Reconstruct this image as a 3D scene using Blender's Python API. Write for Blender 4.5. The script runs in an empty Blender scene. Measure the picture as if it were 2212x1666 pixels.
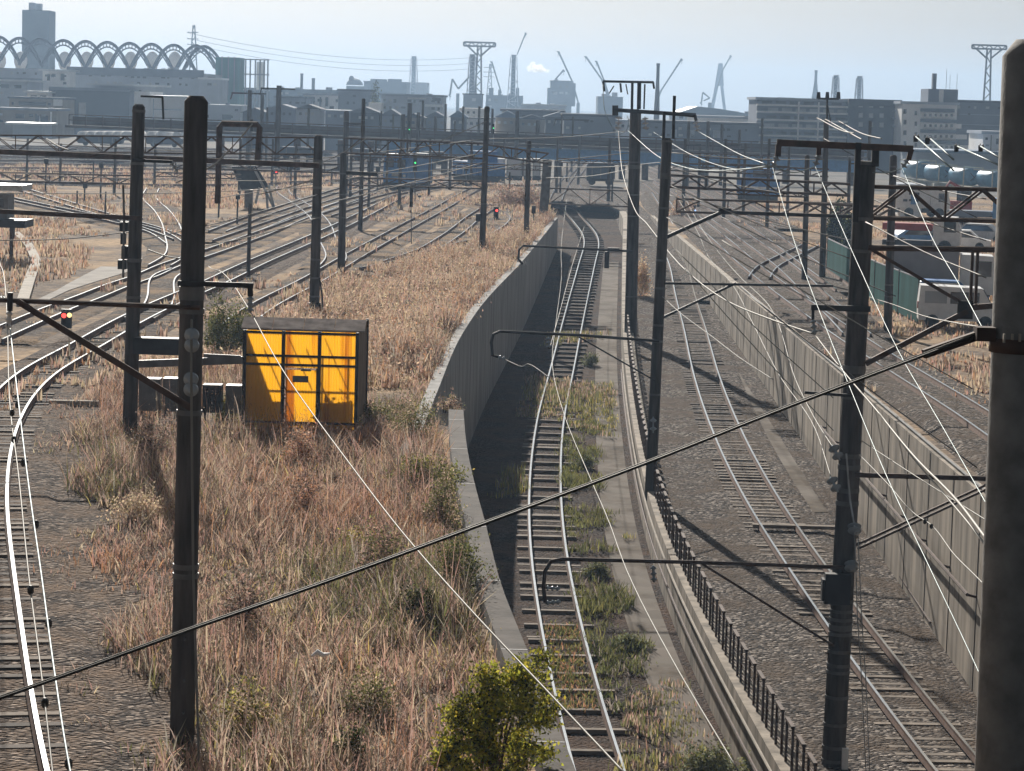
import bpy, bmesh, math, random
import numpy as np
from mathutils import Vector, Matrix
random.seed(7); RNG = np.random.default_rng(7)
SC = bpy.context.scene
COL = SC.collection
R_ = math.radians

# ---------------------------------------------------------------- camera, sky, sun, exposure
F_PX, W_PX, H_PX = 5830.0, 2212.0, 1666.0          # focal length and picture size in photo units
CAM_Z = 9.0
ROLL = math.atan(0.028)
PITCH = math.atan((833 - 222) / F_PX)
_f = Vector((0, math.cos(PITCH), -math.sin(PITCH)))
_r0 = Vector((1, 0, 0)); _u0 = Vector((0, math.sin(PITCH), math.cos(PITCH)))
_R = math.cos(ROLL) * _r0 + math.sin(ROLL) * _u0
_U = -math.sin(ROLL) * _r0 + math.cos(ROLL) * _u0
CAM = Vector((0, 0, CAM_Z))
cd = bpy.data.cameras.new('camera'); cam = bpy.data.objects.new('camera', cd); COL.objects.link(cam)
cd.sensor_fit = 'HORIZONTAL'; cd.sensor_width = 36.0; cd.lens = 36.0 * F_PX / W_PX
cd.clip_start = 0.5; cd.clip_end = 20000
M = Matrix((( _R.x, _U.x, -_f.x, 0), (_R.y, _U.y, -_f.y, 0), (_R.z, _U.z, -_f.z, CAM_Z), (0, 0, 0, 1)))
cam.matrix_world = M
SC.camera = cam

SUN_EL, SUN_AZ = R_(26), R_(-11)                    # azimuth measured clockwise from the view direction
wd = bpy.data.worlds.new('World'); SC.world = wd; wd.use_nodes = True
nt = wd.node_tree; bg = nt.nodes['Background']
sky = nt.nodes.new('ShaderNodeTexSky'); sky.sky_type = 'NISHITA'; sky.sun_disc = False
sky.sun_elevation = SUN_EL; sky.sun_rotation = SUN_AZ % (2 * math.pi)
sky.altitude = 0; sky.air_density = 1.0; sky.dust_density = 1.6; sky.ozone_density = 3.0
hs = nt.nodes.new('ShaderNodeHueSaturation'); hs.inputs['Saturation'].default_value = 0.30; nt.links.new(sky.outputs[0], hs.inputs['Color'])
tn = nt.nodes.new('ShaderNodeMix'); tn.data_type = 'RGBA'; tn.blend_type = 'MULTIPLY'; tn.inputs[0].default_value = 1.0; tn.inputs[7].default_value = (0.665, 0.64, 0.60, 1)
nt.links.new(hs.outputs[0], tn.inputs[6]); nt.links.new(tn.outputs[2], bg.inputs[0]); bg.inputs[1].default_value = 0.05
sl = bpy.data.lights.new('sun', 'SUN'); sl.energy = 5.0; sl.angle = R_(0.5); sl.color = (1.0, 0.93, 0.83)
so = bpy.data.objects.new('sun', sl); COL.objects.link(so)
to_sun = Vector((math.sin(SUN_AZ) * math.cos(SUN_EL), math.cos(SUN_AZ) * math.cos(SUN_EL), math.sin(SUN_EL)))
so.rotation_euler = to_sun.to_track_quat('Z', 'Y').to_euler(); so.location = (0, 0, 60)
SC.view_settings.view_transform = 'Standard'; SC.view_settings.look = 'None'
SC.view_settings.gamma = 1.0; SC.view_settings.use_curve_mapping = False
SC.view_settings.exposure = 0.34
try:
    SC.cycles.max_bounces = 6; SC.cycles.transparent_max_bounces = 8; SC.cycles.volume_bounces = 0
    SC.cycles.volume_step_rate = 4.0
except Exception: pass

# ---------------------------------------------------------------- placing: photo position -> point in the place
def ray(x, y): return _R * ((x - 1106) / F_PX) - _U * ((y - 833) / F_PX) + _f
def G(x, y, z=0.0):                                  # where the line of sight meets level z
    d = ray(x, y); t = (z - CAM_Z) / d.z; return CAM + d * t
def GD(x, y, D):                                     # the point at forward distance D
    d = ray(x, y); return CAM + d * (D / d.y)
def GF(x, y, zf):                                    # where it meets a sloping floor z = zf(D)
    p = G(x, y, 0)
    for _ in range(40): p = G(x, y, zf(p.y))
    return p
def S(D): return D * 0.9946 / F_PX                   # metres per photo unit at distance D
def zm(D): return min(0.0, -6.2 + 0.0275 * (D - 62))
def zyr(D):
    t = min(1, max(0, (D - 200) / 100)); return -0.3 * (1 - t * t * (3 - 2 * t))
def zr(D): return min(zyr(D), -4.9 + 0.027 * (D - 60))

# ---------------------------------------------------------------- materials
MATS = {}
def mat(name, col, rough=0.8, metal=0.0, var=0.25, scale=3.0, bump=0.0, bscale=20.0, col2=None, spec=0.3, emit=None, detail=6.0, stretch=None):
    if name in MATS: return MATS[name]
    m = bpy.data.materials.new(name); m.use_nodes = True; MATS[name] = m
    n = m.node_tree.nodes; l = m.node_tree.links; b = n['Principled BSDF']
    b.inputs['Roughness'].default_value = rough; b.inputs['Metallic'].default_value = metal
    b.inputs['Specular IOR Level'].default_value = spec
    g = n.new('ShaderNodeNewGeometry'); vec = g.outputs['Position']
    if stretch:
        mp = n.new('ShaderNodeMapping'); mp.inputs['Scale'].default_value = stretch
        l.new(vec, mp.inputs['Vector']); vec = mp.outputs['Vector']
    if var > 0 or col2:
        t = n.new('ShaderNodeTexNoise'); t.inputs['Scale'].default_value = scale; t.inputs['Detail'].default_value = detail
        l.new(vec, t.inputs['Vector'])
        cr = n.new('ShaderNodeValToRGB'); l.new(t.outputs['Fac'], cr.inputs['Fac'])
        c2 = col2 if col2 else tuple(min(1, c * (1 + var)) for c in col)
        c1 = col if col2 else tuple(c * (1 - var) for c in col)
        cr.color_ramp.elements[0].position = 0.32; cr.color_ramp.elements[1].position = 0.68
        cr.color_ramp.elements[0].color = (*c1, 1); cr.color_ramp.elements[1].color = (*c2, 1)
        l.new(cr.outputs[0], b.inputs['Base Color'])
    else: b.inputs['Base Color'].default_value = (*col, 1)
    if bump > 0:
        t2 = n.new('ShaderNodeTexNoise'); t2.inputs['Scale'].default_value = bscale; t2.inputs['Detail'].default_value = 4
        l.new(vec, t2.inputs['Vector'])
        bp = n.new('ShaderNodeBump'); bp.inputs['Strength'].default_value = bump; bp.inputs['Distance'].default_value = 0.05
        l.new(t2.outputs['Fac'], bp.inputs['Height']); l.new(bp.outputs[0], b.inputs['Normal'])
    if emit:
        b.inputs['Emission Color'].default_value = (*emit[:3], 1); b.inputs['Emission Strength'].default_value = emit[3]
    return m

def stone_mat(name, cols, vscale=14.0, patch=None, patch_scale=0.25, bump=0.9):
    """crushed stone or dry earth: cells of different tone, broken up by larger patches of a second colour"""
    if name in MATS: return MATS[name]
    m = bpy.data.materials.new(name); m.use_nodes = True; MATS[name] = m
    n = m.node_tree.nodes; l = m.node_tree.links; b = n['Principled BSDF']
    b.inputs['Roughness'].default_value = 0.95; b.inputs['Specular IOR Level'].default_value = 0.1
    g = n.new('ShaderNodeNewGeometry')
    v = n.new('ShaderNodeTexVoronoi'); v.inputs['Scale'].default_value = vscale; l.new(g.outputs['Position'], v.inputs['Vector'])
    sep = n.new('ShaderNodeSeparateColor'); l.new(v.outputs['Color'], sep.inputs[0])
    cr = n.new('ShaderNodeValToRGB'); l.new(sep.outputs[0], cr.inputs['Fac'])
    e = cr.color_ramp.elements; e[0].color = (*cols[0], 1); e[1].color = (*cols[-1], 1)
    for i, c in enumerate(cols[1:-1]):
        k = e.new((i + 1) / (len(cols) - 1)); k.color = (*c, 1)
    out = cr.outputs[0]
    if patch:
        t = n.new('ShaderNodeTexNoise'); t.inputs['Scale'].default_value = patch_scale; t.inputs['Detail'].default_value = 8; t.inputs['Roughness'].default_value = 0.65
        l.new(g.outputs['Position'], t.inputs['Vector'])
        r2 = n.new('ShaderNodeValToRGB'); r2.color_ramp.elements[0].position = 0.44; r2.color_ramp.elements[1].position = 0.60
        l.new(t.outputs['Fac'], r2.inputs['Fac'])
        t3 = n.new('ShaderNodeTexNoise'); t3.inputs['Scale'].default_value = 2.2; t3.inputs['Detail'].default_value = 6; l.new(g.outputs['Position'], t3.inputs['Vector'])
        r3 = n.new('ShaderNodeValToRGB'); r3.color_ramp.elements[0].position = 0.3; r3.color_ramp.elements[1].position = 0.7
        r3.color_ramp.elements[0].color = (*[c * 0.6 for c in patch], 1); r3.color_ramp.elements[1].color = (*[min(1, c * 1.3) for c in patch], 1)
        l.new(t3.outputs['Fac'], r3.inputs['Fac'])
        mx = n.new('ShaderNodeMix'); mx.data_type = 'RGBA'
        l.new(r2.outputs[0], mx.inputs[0]); l.new(out, mx.inputs[6]); l.new(r3.outputs[0], mx.inputs[7]); out = mx.outputs[2]
    l.new(out, b.inputs['Base Color'])
    bp = n.new('ShaderNodeBump'); bp.inputs['Strength'].default_value = bump; bp.inputs['Distance'].default_value = 0.1
    l.new(v.outputs['Distance'], bp.inputs['Height']); bp.invert = True; l.new(bp.outputs[0], b.inputs['Normal'])
    return m

def leaf_mat(name, trans=0.5, rough=0.7):
    if name in MATS: return MATS[name]
    m = bpy.data.materials.new(name); m.use_nodes = True; MATS[name] = m
    n = m.node_tree.nodes; l = m.node_tree.links; b = n['Principled BSDF']
    at = n.new('ShaderNodeVertexColor'); at.layer_name = 'tint'
    b.inputs['Roughness'].default_value = rough; b.inputs['Specular IOR Level'].default_value = 0.15
    l.new(at.outputs[0], b.inputs['Base Color'])
    tr = n.new('ShaderNodeBsdfTranslucent'); l.new(at.outputs[0], tr.inputs[0])
    ms = n.new('ShaderNodeMixShader'); ms.inputs[0].default_value = trans
    l.new(b.outputs[0], ms.inputs[1]); l.new(tr.outputs[0], ms.inputs[2]); l.new(ms.outputs[0], n['Material Output'].inputs[0])
    return m

mat('pole_concrete', (0.085, 0.08, 0.08), 0.8, var=0.55, scale=1.6, bump=0.35, bscale=14, stretch=(4, 4, .5))
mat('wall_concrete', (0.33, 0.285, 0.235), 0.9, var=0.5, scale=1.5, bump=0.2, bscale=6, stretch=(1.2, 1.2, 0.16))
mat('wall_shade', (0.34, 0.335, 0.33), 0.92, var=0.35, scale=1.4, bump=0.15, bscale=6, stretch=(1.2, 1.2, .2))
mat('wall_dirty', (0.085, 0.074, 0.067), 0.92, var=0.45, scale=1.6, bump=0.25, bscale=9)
mat('path_concrete', (0.27, 0.245, 0.22), 0.9, var=0.25, scale=0.8, bump=0.15, bscale=8)
stone_mat('path_dirty', [(.17, .15, .13), (.23, .20, .175), (.20, .18, .155)], 1.2, (.12, .095, .07), .35, .2)
mat('pale_concrete', (0.42, 0.38, 0.33), 0.9, var=0.2, scale=1.5)
mat('rusty_steel', (0.085, 0.055, 0.045), 0.75, 0.2, var=0.4, scale=4.0)
mat('dark_steel', (0.035, 0.035, 0.04), 0.6, 0.3, var=0.3, scale=3.0)
mat('grey_steel', (0.16, 0.16, 0.165), 0.55, 0.4, var=0.25, scale=3.0)
mat('galvanised', (0.42, 0.44, 0.46), 0.42, 0.7, var=0.2, scale=5.0)
mat('rail_head', (0.90, 0.94, 0.97), 0.13, 1.0, var=0.06, scale=2.0)
mat('rail_mid', (0.52, 0.53, 0.54), 0.14, 1.0, var=0.15, scale=2.0)
mat('pole_pale', (0.25, 0.245, 0.24), 0.85, var=0.28, scale=6, bump=0.12, bscale=30)
mat('rail_dull', (0.38, 0.38, 0.38), 0.16, 1.0, var=0.2, scale=2.0)
mat('rail_side', (0.16, 0.095, 0.07), 0.85, 0.1, var=0.3, scale=5.0)
mat('sleeper_wood', (0.10, 0.08, 0.068), 0.9, var=0.5, scale=1.7, bump=0.2)
mat('sleeper_pale', (0.22, 0.18, 0.145), 0.9, var=0.35, scale=1.7, bump=0.2)
mat('wire_bright', (0.27, 0.33, 0.34), 0.55, 0.35, var=0.05)
mat('wire_pale', (0.19, 0.18, 0.16), 0.6, 0.1, var=0.1)
mat('cable_dark', (0.045, 0.042, 0.04), 0.6, var=0.2)
mat('porcelain', (0.30, 0.35, 0.40), 0.15, var=0.15, spec=0.6)
mat('porcelain_white', (0.62, 0.62, 0.64), 0.15, var=0.1, spec=0.6)
mat('rubber', (0.02, 0.02, 0.02), 0.8, var=0.2)
mat('glass_dark', (0.03, 0.04, 0.05), 0.08, var=0.1, spec=0.7)
mat('paint_white', (0.88, 0.89, 0.90), 0.4, var=0.08)
mat('paint_red', (0.34, 0.04, 0.03), 0.5, var=0.15)
mat('paint_yellow', (0.55, 0.36, 0.05), 0.5, var=0.15)
mat('loco_blue', (0.08, 0.23, 0.55), 0.5, var=0.15)
mat('girder_blue', (0.13, 0.31, 0.62), 0.6, var=0.12)
mat('deck_brown', (0.10, 0.085, 0.08), 0.85, var=0.3, scale=0.5)
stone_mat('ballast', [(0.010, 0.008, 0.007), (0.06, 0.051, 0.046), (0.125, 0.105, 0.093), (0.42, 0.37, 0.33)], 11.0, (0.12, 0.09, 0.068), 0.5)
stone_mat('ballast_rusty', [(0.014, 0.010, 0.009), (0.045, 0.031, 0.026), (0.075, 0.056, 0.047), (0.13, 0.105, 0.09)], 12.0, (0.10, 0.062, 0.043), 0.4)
stone_mat('gravel_brown', [(0.010, 0.007, 0.006), (0.06, 0.045, 0.038), (0.12, 0.093, 0.077), (0.38, 0.31, 0.26)], 11.0, (0.20, 0.14, 0.10), 0.7)
stone_mat('ballast_yard', [(0.03, 0.024, 0.021), (0.09, 0.075, 0.065), (0.14, 0.115, 0.098), (0.22, 0.185, 0.155)], 9.0, (0.33, 0.225, 0.135), 0.35)
stone_mat('dry_ground', [(0.08, 0.062, 0.05), (0.15, 0.115, 0.09), (0.20, 0.155, 0.12), (0.27, 0.21, 0.16)], 5.0, (0.50, 0.345, 0.205), 0.11, 0.6)
stone_mat('ground_far', [(0.10, 0.10, 0.10), (0.16, 0.155, 0.15), (0.2, 0.19, 0.18)], 0.2, (0.2, 0.17, 0.13), 0.02, 0.0)
leaf_mat('foliage')

# ---------------------------------------------------------------- mesh building
ORG = {}
class MB:
    def __init__(s): s.v = []; s.f = []; s.mi = []; s.cur = 0
    def add(s, vs, fs):
        o = len(s.v); s.v += [tuple(v) for v in vs]
        for f in fs: s.f.append([i + o for i in f]); s.mi.append(s.cur)
    def box(s, c, sz, yaw=0.0):
        cx, cy, cz = c; a, b, h = sz[0] / 2, sz[1] / 2, sz[2] / 2; co, si = math.cos(yaw), math.sin(yaw)
        vs = []
        for dz in (-h, h):
            for dx, dy in ((-a, -b), (a, -b), (a, b), (-a, b)):
                vs.append((cx + dx * co - dy * si, cy + dx * si + dy * co, cz + dz))
        s.add(vs, [(3, 2, 1, 0), (4, 5, 6, 7), (0, 1, 5, 4), (1, 2, 6, 5), (2, 3, 7, 6), (3, 0, 4, 7)]); return s
    def px(s, x0, y0, x1, y1, D, depth, out=0.0):     # an upright block seen over that part of the photo, front face at D
        k = S(D); c = GD((x0 + x1) / 2, (y0 + y1) / 2, D)
        s.box((c.x, D + depth / 2 - out, c.z), (abs(x1 - x0) * k, depth, abs(y1 - y0) * k)); return s
    def beam(s, p, q, w, h=None):
        p, q = Vector(p), Vector(q); h = h or w; d = (q - p)
        if d.length < 1e-6: return s
        d.normalize(); up = Vector((0, 0, 1)) if abs(d.z) < 0.95 else Vector((0, 1, 0))
        a = d.cross(up).normalized(); b = a.cross(d).normalized(); vs = []
        for e in (p, q):
            for i, j in ((-1, -1), (1, -1), (1, 1), (-1, 1)): vs.append(e + a * (i * w / 2) + b * (j * h / 2))
        s.add(vs, [(3, 2, 1, 0), (4, 5, 6, 7), (0, 1, 5, 4), (1, 2, 6, 5), (2, 3, 7, 6), (3, 0, 4, 7)]); return s
    def tube(s, p, q, r0, r1=None, n=10):
        return s.path([p, q], [r0, r0 if r1 is None else r1], n)
    def path(s, pts, r, n=6):
        pts = [Vector(p) for p in pts]; m = len(pts); rs = r if isinstance(r, (list, tuple)) else [r] * m
        vs = []; fs = []; a0 = None
        for i, p in enumerate(pts):
            d = (pts[min(i + 1, m - 1)] - pts[max(i - 1, 0)]).normalized()
            if a0 is None:
                up = Vector((0, 0, 1)) if abs(d.z) < 0.9 else Vector((0, 1, 0)); a = d.cross(up).normalized()
            else:
                a = (a0 - d * a0.dot(d)); a = a.normalized() if a.length > 1e-6 else d.orthogonal().normalized()
            a0 = a; b = a.cross(d)
            for k in range(n):
                t = 2 * math.pi * k / n; vs.append(p + (a * math.cos(t) + b * math.sin(t)) * rs[i])
        for i in range(m - 1):
            for k in range(n): fs.append((i * n + k, i * n + (k + 1) % n, (i + 1) * n + (k + 1) % n, (i + 1) * n + k))
        fs.append(tuple(range(n - 1, -1, -1))); fs.append(tuple((m - 1) * n + k for k in range(n)))
        s.add(vs, fs); return s
    def lathe(s, c, prof, n=14, axis=(0, 0, 1)):
        ax = Vector(axis).normalized(); a = ax.orthogonal().normalized(); b = ax.cross(a); vs = []; fs = []; m = len(prof)
        for r, h in prof:
            for k in range(n):
                t = 2 * math.pi * k / n; vs.append(Vector(c) + ax * h + (a * math.cos(t) + b * math.sin(t)) * max(r, 1e-4))
        for i in range(m - 1):
            for k in range(n): fs.append((i * n + k, i * n + (k + 1) % n, (i + 1) * n + (k + 1) % n, (i + 1) * n + k))
        fs.append(tuple(range(n - 1, -1, -1))); fs.append(tuple((m - 1) * n + k for k in range(n)))
        s.add(vs, fs); return s
    def prism(s, poly, D0, D1):                        # outline in (x,z), from D0 to D1 in depth
        n = len(poly); vs = [(x, D0, z) for x, z in poly] + [(x, D1, z) for x, z in poly]
        s.add(vs, [tuple(range(n))] + [tuple(range(2 * n - 1, n - 1, -1))] + [(i, i + n, (i + 1) % n + n, (i + 1) % n) for i in range(n)]); return s
    def build(s, name, mats, parent=None, smooth=False, label=None, org=None):
        o = np.array(ORG[parent.name] if parent else (org or (0, 0, 0)), dtype=float)
        me = bpy.data.meshes.new(name); me.from_pydata([tuple(np.array(v) - o) for v in s.v], [], s.f)
        for m in (mats if isinstance(mats, (list, tuple)) else [mats]): me.materials.append(MATS[m])
        if any(s.mi): me.polygons.foreach_set('material_index', s.mi)
        if smooth: me.polygons.foreach_set('use_smooth', [True] * len(me.polygons))
        bm = bmesh.new(); bm.from_mesh(me); bmesh.ops.recalc_face_normals(bm, faces=bm.faces); bm.to_mesh(me); bm.free()
        ob = bpy.data.objects.new(name, me); COL.objects.link(ob); ORG[ob.name] = tuple(o)
        if parent: ob.parent = parent
        else: ob.location = o
        if label: ob['label'] = label
        return ob
def tag(o, label, cat, group=None, kind=None):
    o['label'] = label; o['category'] = cat
    if group: o['group'] = group
    if kind: o['kind'] = kind
    return o
def thing(name, loc, label, cat, group=None):
    o = bpy.data.objects.new(name, None); COL.objects.link(o); o.location = loc; o.empty_display_size = 0.3
    ORG[o.name] = tuple(loc); return tag(o, label, cat, group)
def struct(o, kind='structure'): o['kind'] = kind; return o
def spline(pts, step=None, n=12):
    P = [np.array(p, float) for p in pts]; out = []
    for i in range(len(P) - 1):
        a, b = P[i], P[i + 1]; p0 = P[i - 1] if i else 2 * a - b; p3 = P[i + 2] if i + 2 < len(P) else 2 * b - a
        k = max(2, int(np.linalg.norm(b - a) / step)) if step else n
        # centripetal-ish tangents limited by segment length
        L = np.linalg.norm(b - a); La = np.linalg.norm(a - p0) + 1e-6; Lb = np.linalg.norm(p3 - b) + 1e-6
        m0 = L * ((a - p0) / La * (L / (L + La)) + (b - a) / L * (La / (L + La)))
        m1 = L * ((b - a) / L * (Lb / (L + Lb)) + (p3 - b) / Lb * (L / (L + Lb)))
        for j in range(k):
            t = j / k; t2 = t * t; t3 = t2 * t
            out.append((2 * t3 - 3 * t2 + 1) * a + (t3 - 2 * t2 + t) * m0 + (-2 * t3 + 3 * t2) * b + (t3 - t2) * m1)
    out.append(P[-1]); return np.array(out)
def resample(P, step):
    d = np.r_[0, np.cumsum(np.linalg.norm(np.diff(P, axis=0), axis=1))]; n = max(2, int(d[-1] / step) + 1)
    t = np.linspace(0, d[-1], n); return np.stack([np.interp(t, d, P[:, i]) for i in range(3)], 1)
def smooth_line(P, it):
    P = P.copy()
    for _ in range(it): P[1:-1] = 0.25 * P[:-2] + 0.5 * P[1:-1] + 0.25 * P[2:]
    return P

# ---------------------------------------------------------------- ground, trench, cutting
LW_NEAR = [(1290, 1790), (1243, 1666), (1160, 1458), (1077, 1247), (1053, 1149), (1024, 1041), (1008, 964), (1001, 887)]
LW_FAR = [(947, 841), (992, 733), (1031, 672), (1127, 566), (1205, 470)]
WT = 0.3
near_pts = [G(x, y, WT) for x, y in LW_NEAR]; far_pts = [G(x, y, WT) for x, y in LW_FAR]
far_pts[0] = far_pts[1] + (far_pts[0] - far_pts[1]) * 1.15
def interp_line(pts):
    D = np.array([p[1] for p in pts]); X = np.array([p[0] for p in pts]); o = np.argsort(D); D, X = D[o], X[o]
    def f(d):
        if d < D[0]: return X[0] + (X[1] - X[0]) / (D[1] - D[0]) * (d - D[0])
        if d > D[-1]: return X[-1] + 0.004 * (d - D[-1])
        return float(np.interp(d, D, X))
    return f
LWN = interp_line(spline(near_pts, 2.0)); LWF = interp_line(spline(far_pts, 3.0))
D_JOIN = near_pts[-1].y
def LW(D): return LWN(D) if D <= D_JOIN else LWF(D)
CW_PX = [(1700, 1690), (1660, 1600), (1603, 1496), (1500, 1352), (1434, 1266), (1385, 1020), (1352, 830), (1343, 700), (1344, 592), (1346, 473)]
cw_pts = [GF(x, y, lambda D: zr(D) + 0.25) for x, y in CW_PX]
CW = interp_line(smooth_line(resample(spline(cw_pts, 2.0), 2.0), 120))
RWX = 11.3
def RW(D): return RWX

_l1p = [G(x, y) for x, y in ((-10, 1640), (-33, 1364), (-46, 1131), (-12, 945), (58, 843), (160, 778), (272, 712))]
l1f = interp_line(_l1p)
Ds = list(np.arange(14, 300, 2.0)) + [300]
def strip(name, m, xl, xr, zf, Ds=Ds, nx=1):
    mb = MB(); vs = []; fs = []
    for D in Ds:
        a, b = xl(D), xr(D)
        for i in range(nx + 1): vs.append((a + (b - a) * i / nx, D, zf(D)))
    for i in range(len(Ds) - 1):
        for k in range(nx):
            q = i * (nx + 1) + k; fs.append((q, q + 1, q + nx + 2, q + nx + 1))
    mb.add(vs, fs); return struct(mb.build(name, m))
def strip2(name, m, cols, Ds=Ds):
    mb = MB(); vs = []; fs = []; n = None
    for D in Ds: c = cols(D); n = len(c); vs += [(x, D, z) for x, z in c]
    for i in range(len(Ds) - 1):
        for k in range(n - 1): q = i * n + k; fs.append((q, q + 1, q + n + 1, q + n))
    mb.add(vs, fs); return struct(mb.build(name, m))
D_END = far_pts[-1].y
strip2('ground', 'dry_ground', lambda D: [(-0.3 * D - 60, 0), (LW(D) - 0.3 - 3.6 * (D > D_END), 0), (LW(D) - 0.25, zm(D) if D > D_END else 0)])
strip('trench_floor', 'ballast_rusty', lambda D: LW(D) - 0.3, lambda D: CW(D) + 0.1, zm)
strip2('cutting_floor', 'ballast', lambda D: [(CW(D) + 0.05, zm(D) + .01 if D > 226 else zr(D)), (CW(D) + 0.1 + (2.4 if D > 226 else 0), zr(D)), (RW(D) + 0.1, zr(D))])
strip('gravel', 'gravel_brown', lambda D: l1f(D) - 1.0, lambda D: l1f(D) + 4.4 + 1.1 * math.sin(D * .37) + .7 * math.sin(D * 1.3), lambda D: 0.012, list(np.arange(31, 78, 1.0)))
strip('right_ground', 'dry_ground', lambda D: RW(D) + 0.1, lambda D: 0.3 * D + 60, zyr)
mb = MB(); mb.add([(-160, 300, 0), (160, 300, 0), (3800, 4100, -1), (-3800, 4100, -1)], [(0, 1, 2, 3)])
struct(mb.build('far_ground', 'ground_far'))
mb = MB(); mb.add([(-700, 14, -0.02), (-64, 14, -0.02), (-149, 300, -0.02), (-1200, 900, -0.02)], [(0, 1, 2, 3)])
mb.add([(700, 14, -0.32), (64, 14, -0.32), (149, 300, -0.32), (1200, 900, -0.32)], [(3, 2, 1, 0)]); struct(mb.build('outer_ground', 'ground_far'))

def wall(name, label, inner, side, thick, ztop, zbot, mname, D0, D1, step=2.0, batter=0.0):
    """upright wall along X = inner(D); side=-1: body lies to the left of the line"""
    mb = MB(); vs = []; fs = []; L = list(np.arange(D0, D1, step)) + [D1]
    for D in L:
        x = inner(D); vs += [(x, D, ztop(D)), (x + side * thick, D, ztop(D)), (x + side * thick, D, zbot(D)), (x - side * batter, D, zbot(D))]
    for i in range(len(L) - 1):
        for k in range(4): a = i * 4 + k; b = i * 4 + (k + 1) % 4; fs.append((a, b, b + 4, a + 4))
    fs += [(3, 2, 1, 0), tuple(len(L) * 4 - 4 + k for k in range(4))]
    mb.add(vs, fs); c = Vector((inner(D0), D0, zbot(D0)))
    r = thing(name, c, label, 'wall'); mb.build('wall_body', mname, r); return r
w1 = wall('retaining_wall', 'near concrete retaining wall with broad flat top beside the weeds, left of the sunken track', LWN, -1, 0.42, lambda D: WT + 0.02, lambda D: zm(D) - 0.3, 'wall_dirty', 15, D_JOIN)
w2 = wall('retaining_wall', 'tall dark curving concrete wall in shade along the far left side of the sunken track', LWF, -1, 0.34, lambda D: WT, lambda D: zm(D) - 0.3, 'wall_shade', far_pts[0].y - 14, far_pts[-1].y)
w3 = wall('retaining_wall', 'low concrete dividing wall carrying the rusty railing between the two lowered tracks', CW, 1, 0.55, lambda D: zr(D) + 0.25, lambda D: zm(D) - 0.3, 'wall_concrete', 40, 232)
w4 = wall('retaining_wall', 'long pale concrete wall streaked with stains on the right side of the cutting', RW, 1, 0.3, lambda D: 0.0 if D < 200 else zyr(D) + 0.1, lambda D: zr(D) - 0.3, 'wall_concrete', 40, 228)
for D in np.arange(30, D_JOIN - 1, 6.2): mb = MB(); mb.box((LWN(D) - 0.21, D, WT + 0.02), (0.426, 0.05, 0.012)); mb.build('joint', 'dark_steel', w1)
for D in np.arange(44, 226, 4.0): mb = MB(); mb.box((RWX - 0.004, D, zr(D) / 2 - 0.1), (0.02, 0.03, -zr(D) + 0.1)); mb.build('joint', 'dark_steel', w4)
# path, kerbs and gutter on the cutting floors
strip('path', 'path_dirty', lambda D: RWX - 2.1, lambda D: RWX - 0.8, lambda D: zr(D) + 0.015, list(np.arange(88, 180, 2.0)))
strip('gutter', 'dark_steel', lambda D: RWX - 2.28, lambda D: RWX - 2.1, lambda D: zr(D) + 0.02, list(np.arange(86, 160, 2.0)))
strip('walkway', 'path_dirty', lambda D: CW(D) - 1.35, lambda D: CW(D) - 0.25, lambda D: zm(D) + 0.02, list(np.arange(50, 200, 2.0)))
# ---------------------------------------------------------------- railway tracks
def rail_mesh(name, P, off, mats, parent, z0, w=0.066, h=0.16):
    T = np.gradient(P, axis=0); T[:, 2] = 0; T /= np.linalg.norm(T, axis=1)[:, None]
    Nn = np.stack([T[:, 1], -T[:, 0], 0 * T[:, 0]], 1)
    mb = MB(); vs = []; m = len(P)
    for i in range(m):
        for o, z in ((-w / 2 - 0.03, 0), (-w / 2, h * 0.6), (-w / 2, h), (w / 2, h), (w / 2, h * 0.6), (w / 2 + 0.03, 0)):
            q = P[i] + Nn[i] * (off + o); vs.append((q[0], q[1], q[2] + z0 + z))
    fs = []; mi = []
    for i in range(m - 1):
        for k in range(5):
            a = i * 6 + k; fs.append((a, a + 1, a + 7, a + 6)); mi.append(1 if k == 2 else 0)
    mb.v = vs; mb.f = [list(f) for f in fs]; mb.mi = mi
    return mb.build(name, mats, parent)
TRACK_N = [0]
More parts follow.
